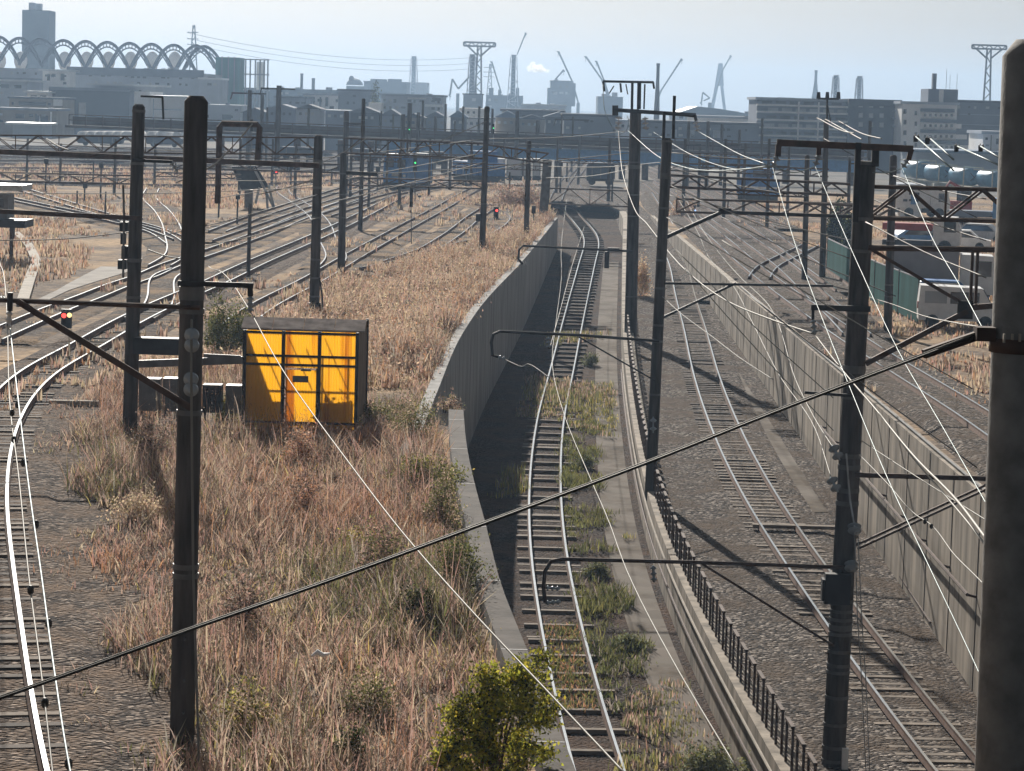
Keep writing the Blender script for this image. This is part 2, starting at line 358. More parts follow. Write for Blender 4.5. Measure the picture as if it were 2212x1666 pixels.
def track(label, pts, zoff=0.0, sleepers=None, bed='ballast', head='rail_head', step=1.0, smooth=40, sl_mat='sleeper_wood', spacing=0.64, sl_step=1, group='railway tracks fanning through the yard', sl_near=100):
    TRACK_N[0] += 1; k = TRACK_N[0]
    P = smooth_line(resample(spline(pts, 1.0), step), smooth)
    if P[0][1] > P[-1][1]: P = P[::-1].copy()
    c = Vector(P[0]); root = thing('railway_track', c, label, 'railway track', group)
    zb = 0.03 + 0.006 * k + zoff
    if bed:
        T = np.gradient(P, axis=0); T[:, 2] = 0; T /= np.linalg.norm(T, axis=1)[:, None]; Nn = np.stack([T[:, 1], -T[:, 0], 0 * T[:, 0]], 1)
        mb = MB(); vs = []; fs = []
        for i in range(len(P)):
            for o, z in ((-2.1, -0.12), (-1.45, zb), (1.45, zb), (2.1, -0.12)): q = P[i] + Nn[i] * o; vs.append((q[0], q[1], q[2] + z))
        for i in range(len(P) - 1):
            for j in range(3): a = i * 4 + j; fs.append((a, a + 1, a + 5, a + 4))
        mb.add(vs, fs); struct(mb.build('ballast_bed', bed))
    rz = zb + (0.07 if sleepers else 0.0)
    for s in (-1, 1): rail_mesh('rail', P, s * 0.5715, ['rail_side', head], root, rz)
    if sleepers:
        d = np.r_[0, np.cumsum(np.linalg.norm(np.diff(P, axis=0), axis=1))]
        mbs = MB(); mbs.box((0, 0, 0), (2.0, 0.21, 0.12)); proto = None; rest = MB(); cnt = 0
        t = 0.2
        while t < min(d[-1], sleepers):
            q = [float(np.interp(t, d, P[:, a])) for a in range(3)]; q2 = [float(np.interp(min(t + 0.5, d[-1]), d, P[:, a])) for a in range(3)]
            yaw = math.atan2(q2[1] - q[1], q2[0] - q[0]) - math.pi / 2 + random.uniform(-0.015, 0.015)
            dz = random.uniform(-0.012, 0.012); pale = (cnt % 3 == 0) if sl_step == 3 else random.random() < 0.3
            loc = (q[0] + random.uniform(-0.03, 0.03), q[1], q[2] + zb + 0.02 + dz - (random.uniform(.01, .03) if pale and sl_step == 3 else random.uniform(.105, .15) if sl_step == 3 else random.uniform(.035, .06) if pale else random.uniform(.055, .095)))
            if cnt < sl_near:
                if proto is None:
                    proto = mbs.build('sleeper', [sl_mat], root, org=(0, 0, 0)); proto2 = proto.data.copy()
                    # local mesh is centred: undo the parent offset
                    for v in proto.data.vertices: v.co = v.co + c
                    for v in proto2.vertices: v.co = v.co + c
                    proto2.materials[0] = MATS['sleeper_pale']; ob = proto
                else:
                    ob = proto.copy(); ob.data = proto.data; COL.objects.link(ob); ob.parent = root
                ob.location = Vector(loc) - c; ob.rotation_euler = (0, 0, yaw)
                if pale: ob.data = proto2
            else: rest.box(loc, (2.0, 0.21, 0.12), yaw)
            cnt += 1; t += spacing
        if rest.v: struct(rest.build('sleeper', sl_mat, root), 'stuff')
    return P
zl = lambda D: 0.0
MID = [(1187, 1240), (1196, 1290), (1215, 1395), (1233, 1465), (1254, 1555), (1284, 1666), (1325, 1790)]
mid_px = [(1224, 450), (1250, 482), (1278, 520), (1278, 540), (1270, 566), (1264, 592), (1247, 661), (1232.5, 724), (1221, 775), (1208, 835), (1193, 890), (1181.5, 972), (1176.5, 1038), (1176, 1104), (1180, 1184)] + MID
P_MID = track('curving single track deep in the shaded trench, rails glinting, weeds between them', [GF(x, y, zm) for x, y in mid_px[::-1]], 0.0, 200, None, smooth=60, sl_step=3, group=None)
rt_px = [(1444, 540), (1463, 577), (1480, 650), (1500, 718), (1527, 830), (1569, 945), (1598, 1009), (1638, 1083), (1668, 1136), (1717, 1205), (1742, 1245), (1802, 1330), (1854, 1404), (1914, 1483), (1971, 1557), (2040, 1650), (2140, 1770), (2250, 1900)]
P_RT = track('track on pale ballast in the right-hand cutting beside the stained wall', [GF(x, y, zr) for x, y in rt_px[::-1]], 0.02, 130, 'ballast', smooth=40, group=None, sl_mat='sleeper_wood', sl_near=90)
l1_l = [(0, 882), (37, 840), (77, 813), (180, 744), (273, 692), (386, 640)]
l1 = [(22, 1830), (4, 1725), (-10, 1640), (-23, 1497), (-33, 1364), (-42, 1232), (-46, 1131), (-38, 1040), (-12, 945), (23, 882), (58, 843), (98, 812), (160, 778), (205, 752), (272, 712), (360, 668), (447, 630), (549, 580), (660, 531), (740, 494), (800, 463), (862, 429)]
track('nearest track sweeping round the left edge with its bright broad rail', [G(x, y) for x, y in l1], 0.03, 110, 'gravel_brown', smooth=12, group=None, sl_mat='sleeper_wood')
l2 = [(-30, 744), (66, 701), (132, 673), (184, 654), (273, 618), (306, 608), (360, 583), (447, 553), (585, 502), (640, 478), (720, 450), (800, 420)]
YG = 'railway tracks fanning through the yard'
YL = 'pair of pale rails crossing the dry grass of the left yard'
track('second track from the left edge, passing behind the two thick left poles', [G(x, y) for x, y in l2], 0, None, 'ballast_yard', smooth=10, group=None)
trk = [
 ('yard track passing left of the boxy blue locomotive', [(470, 505), (560, 470), (650, 440), (740, 412), (810, 390), (850, 378)]),
 ('track running under the yellow shed side, third in from the left curve', [(480, 745), (541, 687), (571, 668), (668, 617), (755, 565), (872, 498), (950, 455), (1003, 424), (1040, 404)]),
 ('track curling round below the red dwarf signal near the trench wall end', [(800, 588), (880, 572), (940, 552), (1000, 533), (1060, 520), (1090, 505), (1112, 488), (1118, 474), (1100, 462), (1072, 453), (1040, 446)]),
 ('faint siding behind the curling track, ending near the dwarf signal', [(850, 573), (915, 550), (966, 520), (1030, 470), (1066, 447)]),
 ('S-bend crossover joining two yard tracks behind the third pole', [(612, 405), (612, 420), (640, 440), (680, 470), (700, 500), (705, 520), (720, 545), (727, 565), (712, 585)]),
 ('S-bend crossover with green-tinted rails between the two thick left poles', [(330, 412), (322, 432), (350, 462), (368, 490), (377, 520), (383, 545), (378, 562), (345, 582)]),
 ('short link track curving down beside the thick tall left pole', [(395, 590), (360, 600), (349, 615), (348, 650), (335, 680), (300, 700)]),
 ('yard track slanting down from the small lookout hut', [(20, 405), (120, 437), (235, 473), (330, 500), (395, 525)]),
 ('yard track slanting below the small lookout hut', [(10, 432), (100, 452), (240, 482), (330, 505), (380, 535)]),
 ('track under the box-shaped blue locomotive', [(480, 528), (580, 492), (680, 455), (760, 428), (850, 398), (900, 384)]),
 ('track under the hooded blue locomotive', [(700, 472), (860, 422), (960, 402), (1040, 386), (1090, 378)]),
]
for lb, px in trk: track(lb, [G(x, y) for x, y in px], 0, None, 'ballast_yard', head='rail_mid', step=1.5, smooth=6, group=None)
# the far fan of sidings bending away to the left
names = ['first', 'second', 'third', 'fourth', 'fifth', 'sixth', 'seventh', 'eighth', 'ninth', 'tenth', 'eleventh']
for i, y in enumerate([404, 391, 379, 369, 360, 352, 344.5, 337.5, 331, 325, 320]):
    px = [(-60, y - 2 - (9 if i < 3 else 0)), (120, y - 3 + i * 0.3), (300, y + 1), (480, y + 1 - i * 0.3), (640, y - 5), (800, y - 14), (960, y - 22)]
    px = [(a, max(b, 318 + a * 0.016)) for a, b in px]
    track('far siding in the left yard, %s counting back from the dry grass' % names[i], [G(a, b) for a, b in px], 0, None, 'ballast', head='rail_dull', step=3.0, smooth=8, group=None)
# right yard
ryd = [
 ('right yard track nearest the cutting wall, rails bright', [(2900, 1480), (2500, 1195), (2200, 985), (2121, 928), (1999, 850), (1880, 775), (1800, 720), (1690, 640), (1620, 585), (1560, 530), (1500, 480), (1450, 440), (1400, 400)]),
 ('right yard track second from the cutting wall', [(1850, 738), (1820, 706), (1780, 668), (1700, 590), (1620, 530), (1540, 475), (1470, 425), (1420, 395)]),
 ('right yard track nearest the green fence', [(1830, 640), (1740, 575), (1660, 515), (1590, 470), (1520, 430), (1450, 392), (1400, 366)]),
 ('crossover linking two right yard tracks with curved rails', [(1640, 612), (1654, 590), (1690, 570), (1725, 553), (1750, 540)]),
 ('far right yard track passing under the lattice gantry', [(1690, 500), (1620, 455), (1550, 415), (1480, 380), (1430, 358)]),
 ('track beside the brown viaduct pier, running off under the girder', [(1200, 440), (1213, 412), (1225, 395), (1245, 365), (1262, 346)]),
 ('track right of the pier one, running off under the blue girder', [(1300, 446), (1285, 438), (1262, 428), (1240, 405), (1255, 370), (1275, 346)]),
]
for lb, px in ryd: track(lb, [GF(x, y, zyr) for x, y in px], 0, None, 'ballast', head='rail_mid', step=2.0, smooth=5, group=None)
# second and third lines in the cutting, right of the first
cut2 = [(1490, 500), (1530, 560), (1580, 640)]
track('far part of the cutting track that meets the turnout under the gantry', [GF(x, y, zr) for x, y in [(1560, 660), (1520, 590), (1490, 535), (1465, 490), (1440, 455), (1420, 425)]], 0.02, None, 'ballast', step=2.0, smooth=5, group=None)
# ---------------------------------------------------------------- poles, gantries
def wpt(x, y, D): return GD(x, y, D)
def insul(mb, p, q, n=3, r=0.12, m=1):
    p, q = Vector(p), Vector(q); L = (q - p).length; prof = [(0.02, 0)]
    for i in range(n):
        h = L * (i + 0.5) / n; prof += [(0.03, h - 0.3 * L / n), (r, h - 0.08 * L / n), (r * 0.9, h + 0.06 * L / n), (0.03, h + 0.2 * L / n)]
    prof.append((0.02, L)); mb.lathe(p, prof, 12, q - p); return mb
POLES = {}
def pole(key, label, base, top, w, zf=zl, D=None, m='pole_concrete', group=None, taper=0.82, bands=(), nseg=14, cat='pole', name='catenary_pole', cap=True, square=False):
    b = GF(*base, zf) if D is None else GD(*base, D)
    D = b.y; t = GD(*top, D); r1 = w / 2 * S(D); r0 = r1 * taper
    root = thing(name, b, label, cat, group); d = (t - b)
    mb = MB(); lo = b - d.normalized() * 0.3
    if square: mb.beam(lo, t, 2 * r1)
    else: mb.path([lo, t - d.normalized() * r0 * 0.5, t] if cap else [lo, t], [r1, r0, r0 * 0.62] if cap else [r1, r0], nseg)
    mb.build('shaft', m, root, smooth=not square and nseg > 8)
    if bands:
        for yb in bands:
            mb = MB(); hh = 0.035
            if isinstance(yb, tuple): yb, hh = yb
            f = (yb - base[1]) / (top[1] - base[1]); c = b + d * f; rr = r1 + (r0 - r1) * f + 0.012
            mb.tube(c - d.normalized() * hh, c + d.normalized() * hh, rr, rr, nseg); mb.build('band', 'grey_steel', root)
    POLES[key] = (root, b, t, r1); return root
def part(root, name, m, fn, smooth=False, label=None):
    mb = MB(); fn(mb); return mb.build(name, m, root, smooth, label)

A = pole('A', 'thickest tall concrete pole at left centre, standing in weeds beside the yellow shed', (393, 1600), (424, 207), 55, bands=((626, 0.09), 664, 882, 1216, 1236), taper=0.93)
DA = POLES['A'][1].y
part(A, 'crossarm', 'dark_steel', lambda m: (m.beam(wpt(384, 612, DA - .2), wpt(547, 617, DA - .2), .05, .07), m.beam(wpt(540, 617, DA - .2), wpt(541, 640, DA - .2), .07)))
ins = MB(); insul(ins, wpt(541, 640, DA - .2), wpt(540, 676, DA - .2), 3, .055); ins.build('insulator', 'porcelain', A, True)
part(A, 'bracket_arm', 'rusty_steel', lambda m: m.tube(wpt(-60, 646, DA - .22), wpt(432, 665, DA - .22), .035, .035, 8))
part(A, 'brace', 'rusty_steel', lambda m: (m.beam(wpt(36, 652, DA - .25), wpt(412, 884, DA - .25), .03, .06), m.beam(wpt(41, 648, DA - .3), wpt(417, 879, DA - .3), .03, .03)))
part(A, 'hanger', 'dark_steel', lambda m: m.tube(wpt(22, 632, DA - .3), wpt(21, 672, DA - .3), .04, .04, 8))
ins = MB(); insul(ins, wpt(21, 672, DA - .3), wpt(17, 712, DA - .3), 3, .05); ins.build('insulator', 'porcelain_white', A, True)
for ya in (722, 817):
    ins = MB()
    for dy in (0, 22): ins.lathe(wpt(415 - (ya > 800) * 2, ya + dy, DA - .25), [(.02, 0), (.105, .02), (.10, .06), (.03, .09), (.02, .14)], 18, (0, -1, -.35))
    ins.build('insulator', 'porcelain', A, True)
for y in (1470, 1540, 1380): part(A, 'step_bolt', 'grey_steel', lambda m: m.beam(wpt(421 - (y - 400) * .022, y, DA - .24), wpt(421 - (y - 400) * .022, y + 3, DA - .27), .03))
gw = MB(); gw.path([wpt(414, 690, DA - .2), wpt(413, 790, DA - .5), wpt(417, 1216, DA - 1.1), wpt(430, 1652, 34.6)], .017, 6)
tag(gw.build('guy_wire', 'wire_pale', org=tuple(wpt(430, 1652, 34.6))), 'pale guy wire running down the front of the thickest left pole to the weeds', 'wire')

B = pole('B', 'second thick dark pole, left of the thickest pole with a dark box beside it', (280, 940), (300, 225), 33, bands=(240, 352, 470, (560, .05), 640))
DB = POLES['B'][1].y
part(B, 'crossarm', 'dark_steel', lambda m: m.beam(wpt(286, 346, DB - .25), wpt(372, 350, DB - .25), .06, .08))
ins = MB(); insul(ins, wpt(370, 350, DB - .25), wpt(384, 372, DB - .25), 3, .08); ins.build('insulator', 'porcelain', B, True)
part(B, 'frame', 'dark_steel', lambda m: (m.beam(wpt(304, 208, DB), wpt(352, 210, DB), .05), m.beam(wpt(351, 210, DB), wpt(353, 258, DB), .05)))
part(B, 'signal_box', 'dark_steel', lambda m: (m.px(258, 480, 276, 500, DB, .25), m.px(260, 504, 270, 528, DB, .25), m.px(262, 532, 278, 560, DB, .3), m.px(254, 562, 272, 582, DB, .35)))
part(B, 'conduit', 'grey_steel', lambda m: m.path([wpt(266, 400, DB - .1), wpt(268, 470, DB - .2), wpt(266, 600, DB - .2)], .03, 6))
C = pole('C', 'dark pole right behind the yellow shed with a control box low on it', (678, 695), (688, 292), 23, bands=((350, .1), (405, .05), (470, .05), 560, 600, 640, 690))
DC = POLES['C'][1].y
part(C, 'control_box', 'dark_steel', lambda m: (m.px(664, 655, 692, 674, DC - .5, .35),))
part(C, 'conduit', 'dark_steel', lambda m: m.path([wpt(690, 600, DC - .3), wpt(696, 640, DC - .3), wpt(697, 700, DC - .3)], .035, 6))
D1 = pole('D', 'slim dark pole standing at the weed edge right of the shed pole', (737, 585), (742, 330), 17, bands=(375, 420, 470))
DD = POLES['D'][1].y
part(D1, 'arm', 'dark_steel', lambda m: m.beam(wpt(742, 373, DD), wpt(815, 377, DD), .12, .2))
pole('D2', 'taller pole rising directly behind the slim pole at the weed edge', (744, 420), (748.5, 240), 14, bands=(262,))
dd2 = POLES['D2'][1].y
part(POLES['D2'][0], 'crossarm', 'dark_steel', lambda m: m.beam(wpt(742, 267, dd2), wpt(784, 268, dd2), .2))
pole('F', 'tall thin pole just right of the pair by the weed edge', (778, 500), (785.5, 213), 10, bands=(260, 270, 400))
E = pole('E', 'lone tall pole at centre standing on the dry weed bank above the trench', (1041, 550), (1052, 230), 14, bands=(440,))
DE = POLES['E'][1].y
part(E, 'signal_box', 'dark_steel', lambda m: m.px(1028, 462, 1038, 478, DE - .3, .3))
pole('H', 'slim pole beside the grey steel column at the trench end', (1136, 526), (1142.5, 304), 12, bands=(312,))
H2 = pole('K', 'blue-grey square steel column with rusty edges at the trench end', (1172, 482), (1183, 345), 19, m='grey_steel', square=True)
pole('P16', 'dark pole among the green mesh fence on the right', (1917, 722), (1930, 335), 19, zf=zyr, bands=(360, 520, 615, 640))
pole('P17', 'pole with a forked top in front of the wide apartment block', (1776, 606), (1785, 258), 14, zf=zyr, bands=(540, 570))
d17 = POLES['P17'][1].y
part(POLES['P17'][0], 'forked_top', 'dark_steel', lambda m: (m.beam(wpt(1786, 262, d17), wpt(1787, 212, d17), .1), m.beam(wpt(1794, 262, d17), wpt(1787, 225, d17), .06), m.beam(wpt(1767, 213, d17), wpt(1812, 214, d17), .1), *[m.tube(wpt(x, 214, d17), wpt(x + .5, 199, d17), .12, .09, 8) for x in (1768, 1787, 1811)]))
pole('P15', 'brown pole just left of the fork-topped pole', (1737, 612), (1744, 335), 13, zf=zyr)

P9 = pole('P9', 'farther of the twin centre poles, carrying two crossarms at its top', (1362, 720), (1373, 236), 27, zf=lambda D: zr(D) + .2, bands=((360, .1), 350, 640, 420, 466), taper=0.9)
D9 = POLES['P9'][1].y
part(P9, 'crossarm', 'dark_steel', lambda m: (m.beam(wpt(1330, 238, D9 - .4), wpt(1503, 249, D9 - .4), .16, .2), m.beam(wpt(1329, 228, D9 - .4), wpt(1329, 250, D9 - .4), .3), m.beam(wpt(1501, 249, D9 - .4), wpt(1504, 262, D9 - .4), .15)))
part(P9, 'top_frame', 'dark_steel', lambda m: (m.beam(wpt(1302, 176, D9), wpt(1412, 178, D9), .12), m.beam(wpt(1366, 177, D9), wpt(1365, 240, D9), .13), m.beam(wpt(1381, 177, D9), wpt(1380, 236, D9), .2), m.beam(wpt(1303, 176, D9), wpt(1305, 198, D9), .12), m.beam(wpt(1393, 182, D9), wpt(1391, 236, D9), .08), m.beam(wpt(1340, 180, D9), wpt(1342, 200, D9), .1), m.beam(wpt(1411, 178, D9), wpt(1413, 192, D9), .1), m.beam(wpt(1326, 186, D9), wpt(1316, 202, D9), .06), m.beam(wpt(1352, 182, D9), wpt(1356, 204, D9), .06)))
for (x0, y0, x1, y1) in ((1337, 250, 1335, 282), (1393, 252, 1396, 282), (1503, 262, 1508, 285)): ins = MB(); insul(ins, wpt(x0, y0, D9 - .4), wpt(x1, y1, D9 - .4), 3, .18); ins.build('insulator', 'porcelain_white', P9, True)
part(P9, 'bracket_arm', 'dark_steel', lambda m: m.path([wpt(1129, 571, D9 - .3), wpt(1120, 560, D9 - .3), wpt(1121, 540, D9 - .3), wpt(1130, 531, D9 - .3), wpt(1250, 537, D9 - .3), wpt(1366, 543, D9 - .3)], .06, 8))
part(P9, 'lower_box', 'dark_steel', lambda m: (m.px(1312, 536, 1338, 544, D9 - .3, .4), m.px(1306, 544, 1316, 580, D9 - .3, .3)))
ins = MB(); insul(ins, wpt(1129, 571, D9 - .3), wpt(1139, 568, D9 - .3), 2, .12); ins.build('insulator', 'porcelain_white', P9, True)
P10 = pole('P10', 'nearer of the twin centre poles, dark and reaching lower in view', (1405, 1062), (1441, 298), 25, zf=lambda D: zr(D) + .2, bands=(305, (379, .1), 448, 560, 620, 700, 735, 850), taper=0.88)
D10 = POLES['P10'][1].y
part(P10, 'top_frame', 'dark_steel', lambda m: (m.beam(wpt(1433, 305, D10), wpt(1435, 242, D10), .1), m.beam(wpt(1454, 300, D10), wpt(1457, 207, D10), .1), m.beam(wpt(1435, 246, D10), wpt(1500, 252, D10), .06)))
part(P10, 'bracket_arm', 'dark_steel', lambda m: m.path([wpt(1076, 771, D10 - .25), wpt(1064, 768, D10 - .25), wpt(1061, 740, D10 - .25), wpt(1066, 722, D10 - .25), wpt(1080, 716, D10 - .25), wpt(1250, 724, D10 - .25), wpt(1424, 737, D10 - .25)], .05, 8))
part(P10, 'brace', 'dark_steel', lambda m: m.beam(wpt(1250, 728, D10 - .25), wpt(1414, 822, D10 - .25), .05))
part(P10, 'right_arm', 'dark_steel', lambda m: (m.beam(wpt(1432, 612, D10), wpt(1800, 618, D10), .08), m.beam(wpt(1424, 690, D10), wpt(1590, 612, D10), .08), m.beam(wpt(1434, 515, D10), wpt(1560, 458, D10), .12), m.beam(wpt(1560, 458, D10), wpt(1850, 468, D10), .1), m.px(1552, 450, 1580, 463, D10, .1)))
for a, b, n_, q in (((1076, 771), (1092, 776), 2, .1), ((1184, 728), (1187, 752), 3, .1), ((1411, 900), (1411, 936), 2, .12)): ins = MB(); insul(ins, wpt(*a, D10 - .3), wpt(*b, D10 - .3), n_, q); ins.build('insulator', 'porcelain', P10, True)

D12 = 57.0
P12 = pole('P12', 'big dark pole in the right-hand cutting with a wide crossarm and strings of insulators', (1796, 1720), (1870, 348), 52, D=D12, bands=((352, .04), 470, 538, (663, .08), (790, .08), 850, (976, .05), (1000, .05), (1050, .05), (1078, .05), 1290, 1312, 1330, 1345, 1350, 1362, 1400, 1430, 1445, 1500, 1560, 1610, 1640), taper=0.86)
part(P12, 'crossarm', 'rusty_steel', lambda m: (m.beam(wpt(1678, 308, D12 - .3), wpt(1972, 322, D12 - .3), .13, .14), m.beam(wpt(1682, 312, D12 - .3), wpt(1680, 338, D12 - .3), .12), m.beam(wpt(1969, 322, D12 - .3), wpt(1962, 346, D12 - .3), .1), m.beam(wpt(1769, 316, D12 - .3), wpt(1768, 336, D12 - .3), .1)))
part(P12, 'top_post', 'dark_steel', lambda m: (m.beam(wpt(1854, 308, D12 - .32), wpt(1847, 480, D12 - .32), .12), m.beam(wpt(1891, 318, D12 - .2), wpt(1890, 360, D12 - .2), .15)))
for (x0, y0, x1, y1) in ((1680, 338, 1669, 360), (1768, 336, 1761, 358), (1962, 346, 1949, 362)): ins = MB(); insul(ins, wpt(x0, y0, D12 - .3), wpt(x1, y1, D12 - .3), 2, .09); ins.build('insulator', 'porcelain', P12, True)
part(P12, 'left_bracket', 'dark_steel', lambda m: (m.beam(wpt(1752, 664, D12 - .3), wpt(1880, 668, D12 - .3), .1, .12), m.beam(wpt(1756, 666, D12 - .3), wpt(1756, 690, D12 - .3), .06)))
part(P12, 'short_bracket', 'dark_steel', lambda m: m.beam(wpt(1738, 848, D12 - .3), wpt(1840, 855, D12 - .3), .06))
ins = MB(); insul(ins, wpt(1756, 690, D12 - .3), wpt(1761, 722, D12 - .3), 3, .08); ins.build('insulator', 'porcelain', P12, True)
for (x, y) in ((1806, 978), (1802, 1047)): ins = MB(); insul(ins, wpt(x - 8, y - 16, D12 - .1), wpt(x + 8, y + 16, D12 - .35), 2, .13); ins.build('insulator', 'porcelain', P12, True)
for (x, y) in ((1846, 1143), (1839, 1224)): ins = MB(); insul(ins, wpt(x, y - 9, D12 - .4), wpt(x, y + 9, D12 - .55), 2, .15); ins.build('insulator', 'porcelain', P12, True)
part(P12, 'bracket_arm', 'rusty_steel', lambda m: m.path([wpt(1178, 1302, D12 - .3), wpt(1174, 1270, D12 - .3), wpt(1177, 1235, D12 - .3), wpt(1190, 1213, D12 - .3), wpt(1215, 1208, D12 - .3), wpt(1500, 1215, D12 - .3), wpt(1822, 1226, D12 - .3)], .042, 10), True)
part(P12, 'brace', 'rusty_steel', lambda m: m.beam(wpt(1515, 1217, D12 - .3), wpt(1802, 1396, D12 - .3), .05))
for a, b, q in (((1178, 1270), (1210, 1272), .06), ((1178, 1303), (1212, 1300), .06), ((1411, 1222), (1413, 1258), .07)): ins = MB(); insul(ins, wpt(*a, D12 - .3), wpt(*b, D12 - .3), 3, q); ins.build('insulator', 'porcelain', P12, True)
part(P12, 'right_bracket', 'rusty_steel', lambda m: (m.tube(wpt(1876, 536, D12 - .3), wpt(2200, 540, D12 - .3), .06, .06, 8), m.beam(wpt(1884, 540, D12 - .32), wpt(2090, 662, D12 - .32), .05, .07), m.beam(wpt(1870, 786, D12 - .32), wpt(2090, 672, D12 - .32), .09, .11), m.beam(wpt(2090, 665, D12 - .32), wpt(2220, 655, D12 - .32), .12), m.beam(wpt(2101, 545, D12 - .3), wpt(2096, 655, D12 - .3), .06), m.beam(wpt(2112, 545, D12 - .3), wpt(2107, 655, D12 - .3), .06)))
part(P12, 'gusset', 'dark_steel', lambda m: m.px(2068, 650, 2102, 690, D12 - .36, .04))
part(P12, 'lower_bracket', 'rusty_steel', lambda m: (m.beam(wpt(1846, 1026, D12 - .2), wpt(2200, 1036, D12 - .2), .06, .1), m.beam(wpt(1848, 1178, D12 - .3), wpt(2200, 1015, D12 - .3), .05), m.beam(wpt(1852, 1186, D12 - .3), wpt(2200, 1025, D12 - .3), .05)))
part(P12, 'junction_box', 'dark_steel', lambda m: (m.px(1782, 1240, 1838, 1308, D12 - .38, .25), m.px(1776, 1252, 1792, 1300, D12 - .3, .3)))
part(P12, 'chain', 'galvanised', lambda m: (m.path([wpt(1846, 1150, D12 - .6), wpt(1852, 1330, D12 - .7), wpt(1862, 1480, D12 - .7), wpt(1872, 1700, D12 - .7)], .012, 5), m.path([wpt(1853, 1150, D12 - .6), wpt(1861, 1330, D12 - .7), wpt(1871, 1480, D12 - .7), wpt(1880, 1700, D12 - .7)], .012, 5), *[m.beam(wpt(1852 + (y - 1300) * .06, y, D12 - .7), wpt(1860 + (y - 1300) * .06, y + 9, D12 - .7), .012) for y in range(1250, 1690, 14)]))
part(P12, 'side_pipe', 'galvanised', lambda m: m.path([wpt(1828, 980, D12 - .36), wpt(1836, 1080, D12 - .4), wpt(1846, 1140, D12 - .5)], .02, 6))
part(P12, 'marker_post', 'paint_white', lambda m: m.px(1818, 1616, 1832, 1700, D12 - .4, .1))

D13 = 15.0
P13 = pole('P13', 'nearest concrete pole filling the right edge of the view, with a stained clamp band', (2150, 2600), (2240, 86), 168, D=D13, taper=0.86, bands=(), nseg=28, m='pole_pale')
b13, t13 = POLES['P13'][1], POLES['P13'][2]
def on13(y): return b13 + (t13 - b13) * ((y - 2600) / (86 - 2600))
part(P13, 'clamp_band', 'rusty_steel', lambda m: (m.tube(on13(738), on13(708), .205, .205, 28),), True)
part(P13, 'clamp_lug', 'rusty_steel', lambda m: m.px(2110, 708, 2152, 738, D13 - .1, .12))
for x in (2168, 2186, 2202): mb = MB(); mb.px(x, 722, x + 4, 722 + 9 + (x % 7) * 2, D13 - .215, .03); mb.build('bolt', 'pale_concrete', P13)

# lattice gantries
def truss(label, p, q, h, dep=0.45, n=12, c=0.09, group=None, posts=(), mname='rusty_steel', name='lattice_gantry'):
    p, q = Vector(p), Vector(q); root = thing(name, (p + q) / 2, label, 'gantry', group)
    for dz in (0, -h):
        for dy in (0, dep):
            mb = MB(); mb.beam(p + Vector((0, dy, dz)), q + Vector((0, dy, dz)), c); mb.build('chord', mname, root)
    mb = MB()
    for i in range(n):
        a = p.lerp(q, i / n); b = p.lerp(q, (i + 1) / n)
        for dy in (0, dep):
            u, v = (a, b + Vector((0, 0, -h))) if i % 2 else (a + Vector((0, 0, -h)), b)
            mb.beam(u + Vector((0, dy, 0)), v + Vector((0, dy, 0)), c * .6)
        if i % 2 == 0: mb.beam(a + Vector((0, 0, 0)), a + Vector((0, 0, -h)), c * .6)
        mb.beam(a, b + Vector((0, dep, 0)), c * .4)
    mb.build('lattice', mname, root)
    if posts:
        for (x, yb, yt, D) in posts:
            mb = MB(); mb.beam(GD(x, yb, D), GD(x + (yb - yt) * .028, yt, D), .3); mb.build('leg', mname, root)
    return root
truss('long brown lattice gantry joining the shed pole to the left edge of the view', wpt(-60, 292, DC), wpt(690, 298, DC), 36 * S(DC) * 1.0, n=16, c=.055)
mb = MB(); mb.beam(wpt(-40, 326, DC - 6), wpt(690, 358, DC - 6), .12, .2); tag(mb.build('cross_beam', 'rusty_steel', org=tuple(wpt(690, 358, DC - 6))), 'single brown beam hung just below the long left lattice gantry', 'beam')
mb = MB(); mb.beam(wpt(-40, 455, DB - .3), wpt(306, 472, DB - .3), .06, .12); tag(mb.build('cross_beam', 'rusty_steel', org=tuple(wpt(306, 472, DB))), 'brown beam running left from the middle of the second thick pole', 'beam')
mb = MB(); mb.path([wpt(470, 440, DC), wpt(474, 275, DC), wpt(480, 267, DC), wpt(555, 269, DC), wpt(561, 276, DC), wpt(556, 350, DC)], .12, 8)
tag(mb.build('portal_frame', 'rusty_steel', org=tuple(wpt(470, 440, DC))), 'brown inverted-U portal frame right of the thickest pole', 'frame')
truss('lattice gantry in front of the viaduct between the slim poles and the lone centre pole', wpt(744, 299, 165), wpt(1052, 311, 165), 32 * S(165), n=9, c=.11)
truss('lattice gantry right of the lone centre pole, ending at the steel column', wpt(1052, 313, 172), wpt(1185, 332, 172), 22 * S(172), n=5, c=.11)
truss('lattice gantry over the sunken track between steel column and twin poles', wpt(1187, 407, POLES['K'][1].y), wpt(1362, 413, POLES['K'][1].y), 34 * S(POLES['K'][1].y), n=4, c=.1)
truss('dark lattice gantry over the right tracks between twin poles and fork-topped pole', wpt(1448, 379, 128), wpt(1836, 398, 128), 25 * S(128), n=10, c=.11)
truss('second dark lattice gantry, just below the first over the right tracks', wpt(1462, 430, 122), wpt(1850, 442, 122), 28 * S(122), n=7, c=.09)
truss('near lattice gantry running right from the big insulator pole behind the right-edge pole', wpt(1880, 404, D12), wpt(2290, 414, D12), 68 * S(D12), n=5, c=.075, dep=.5)
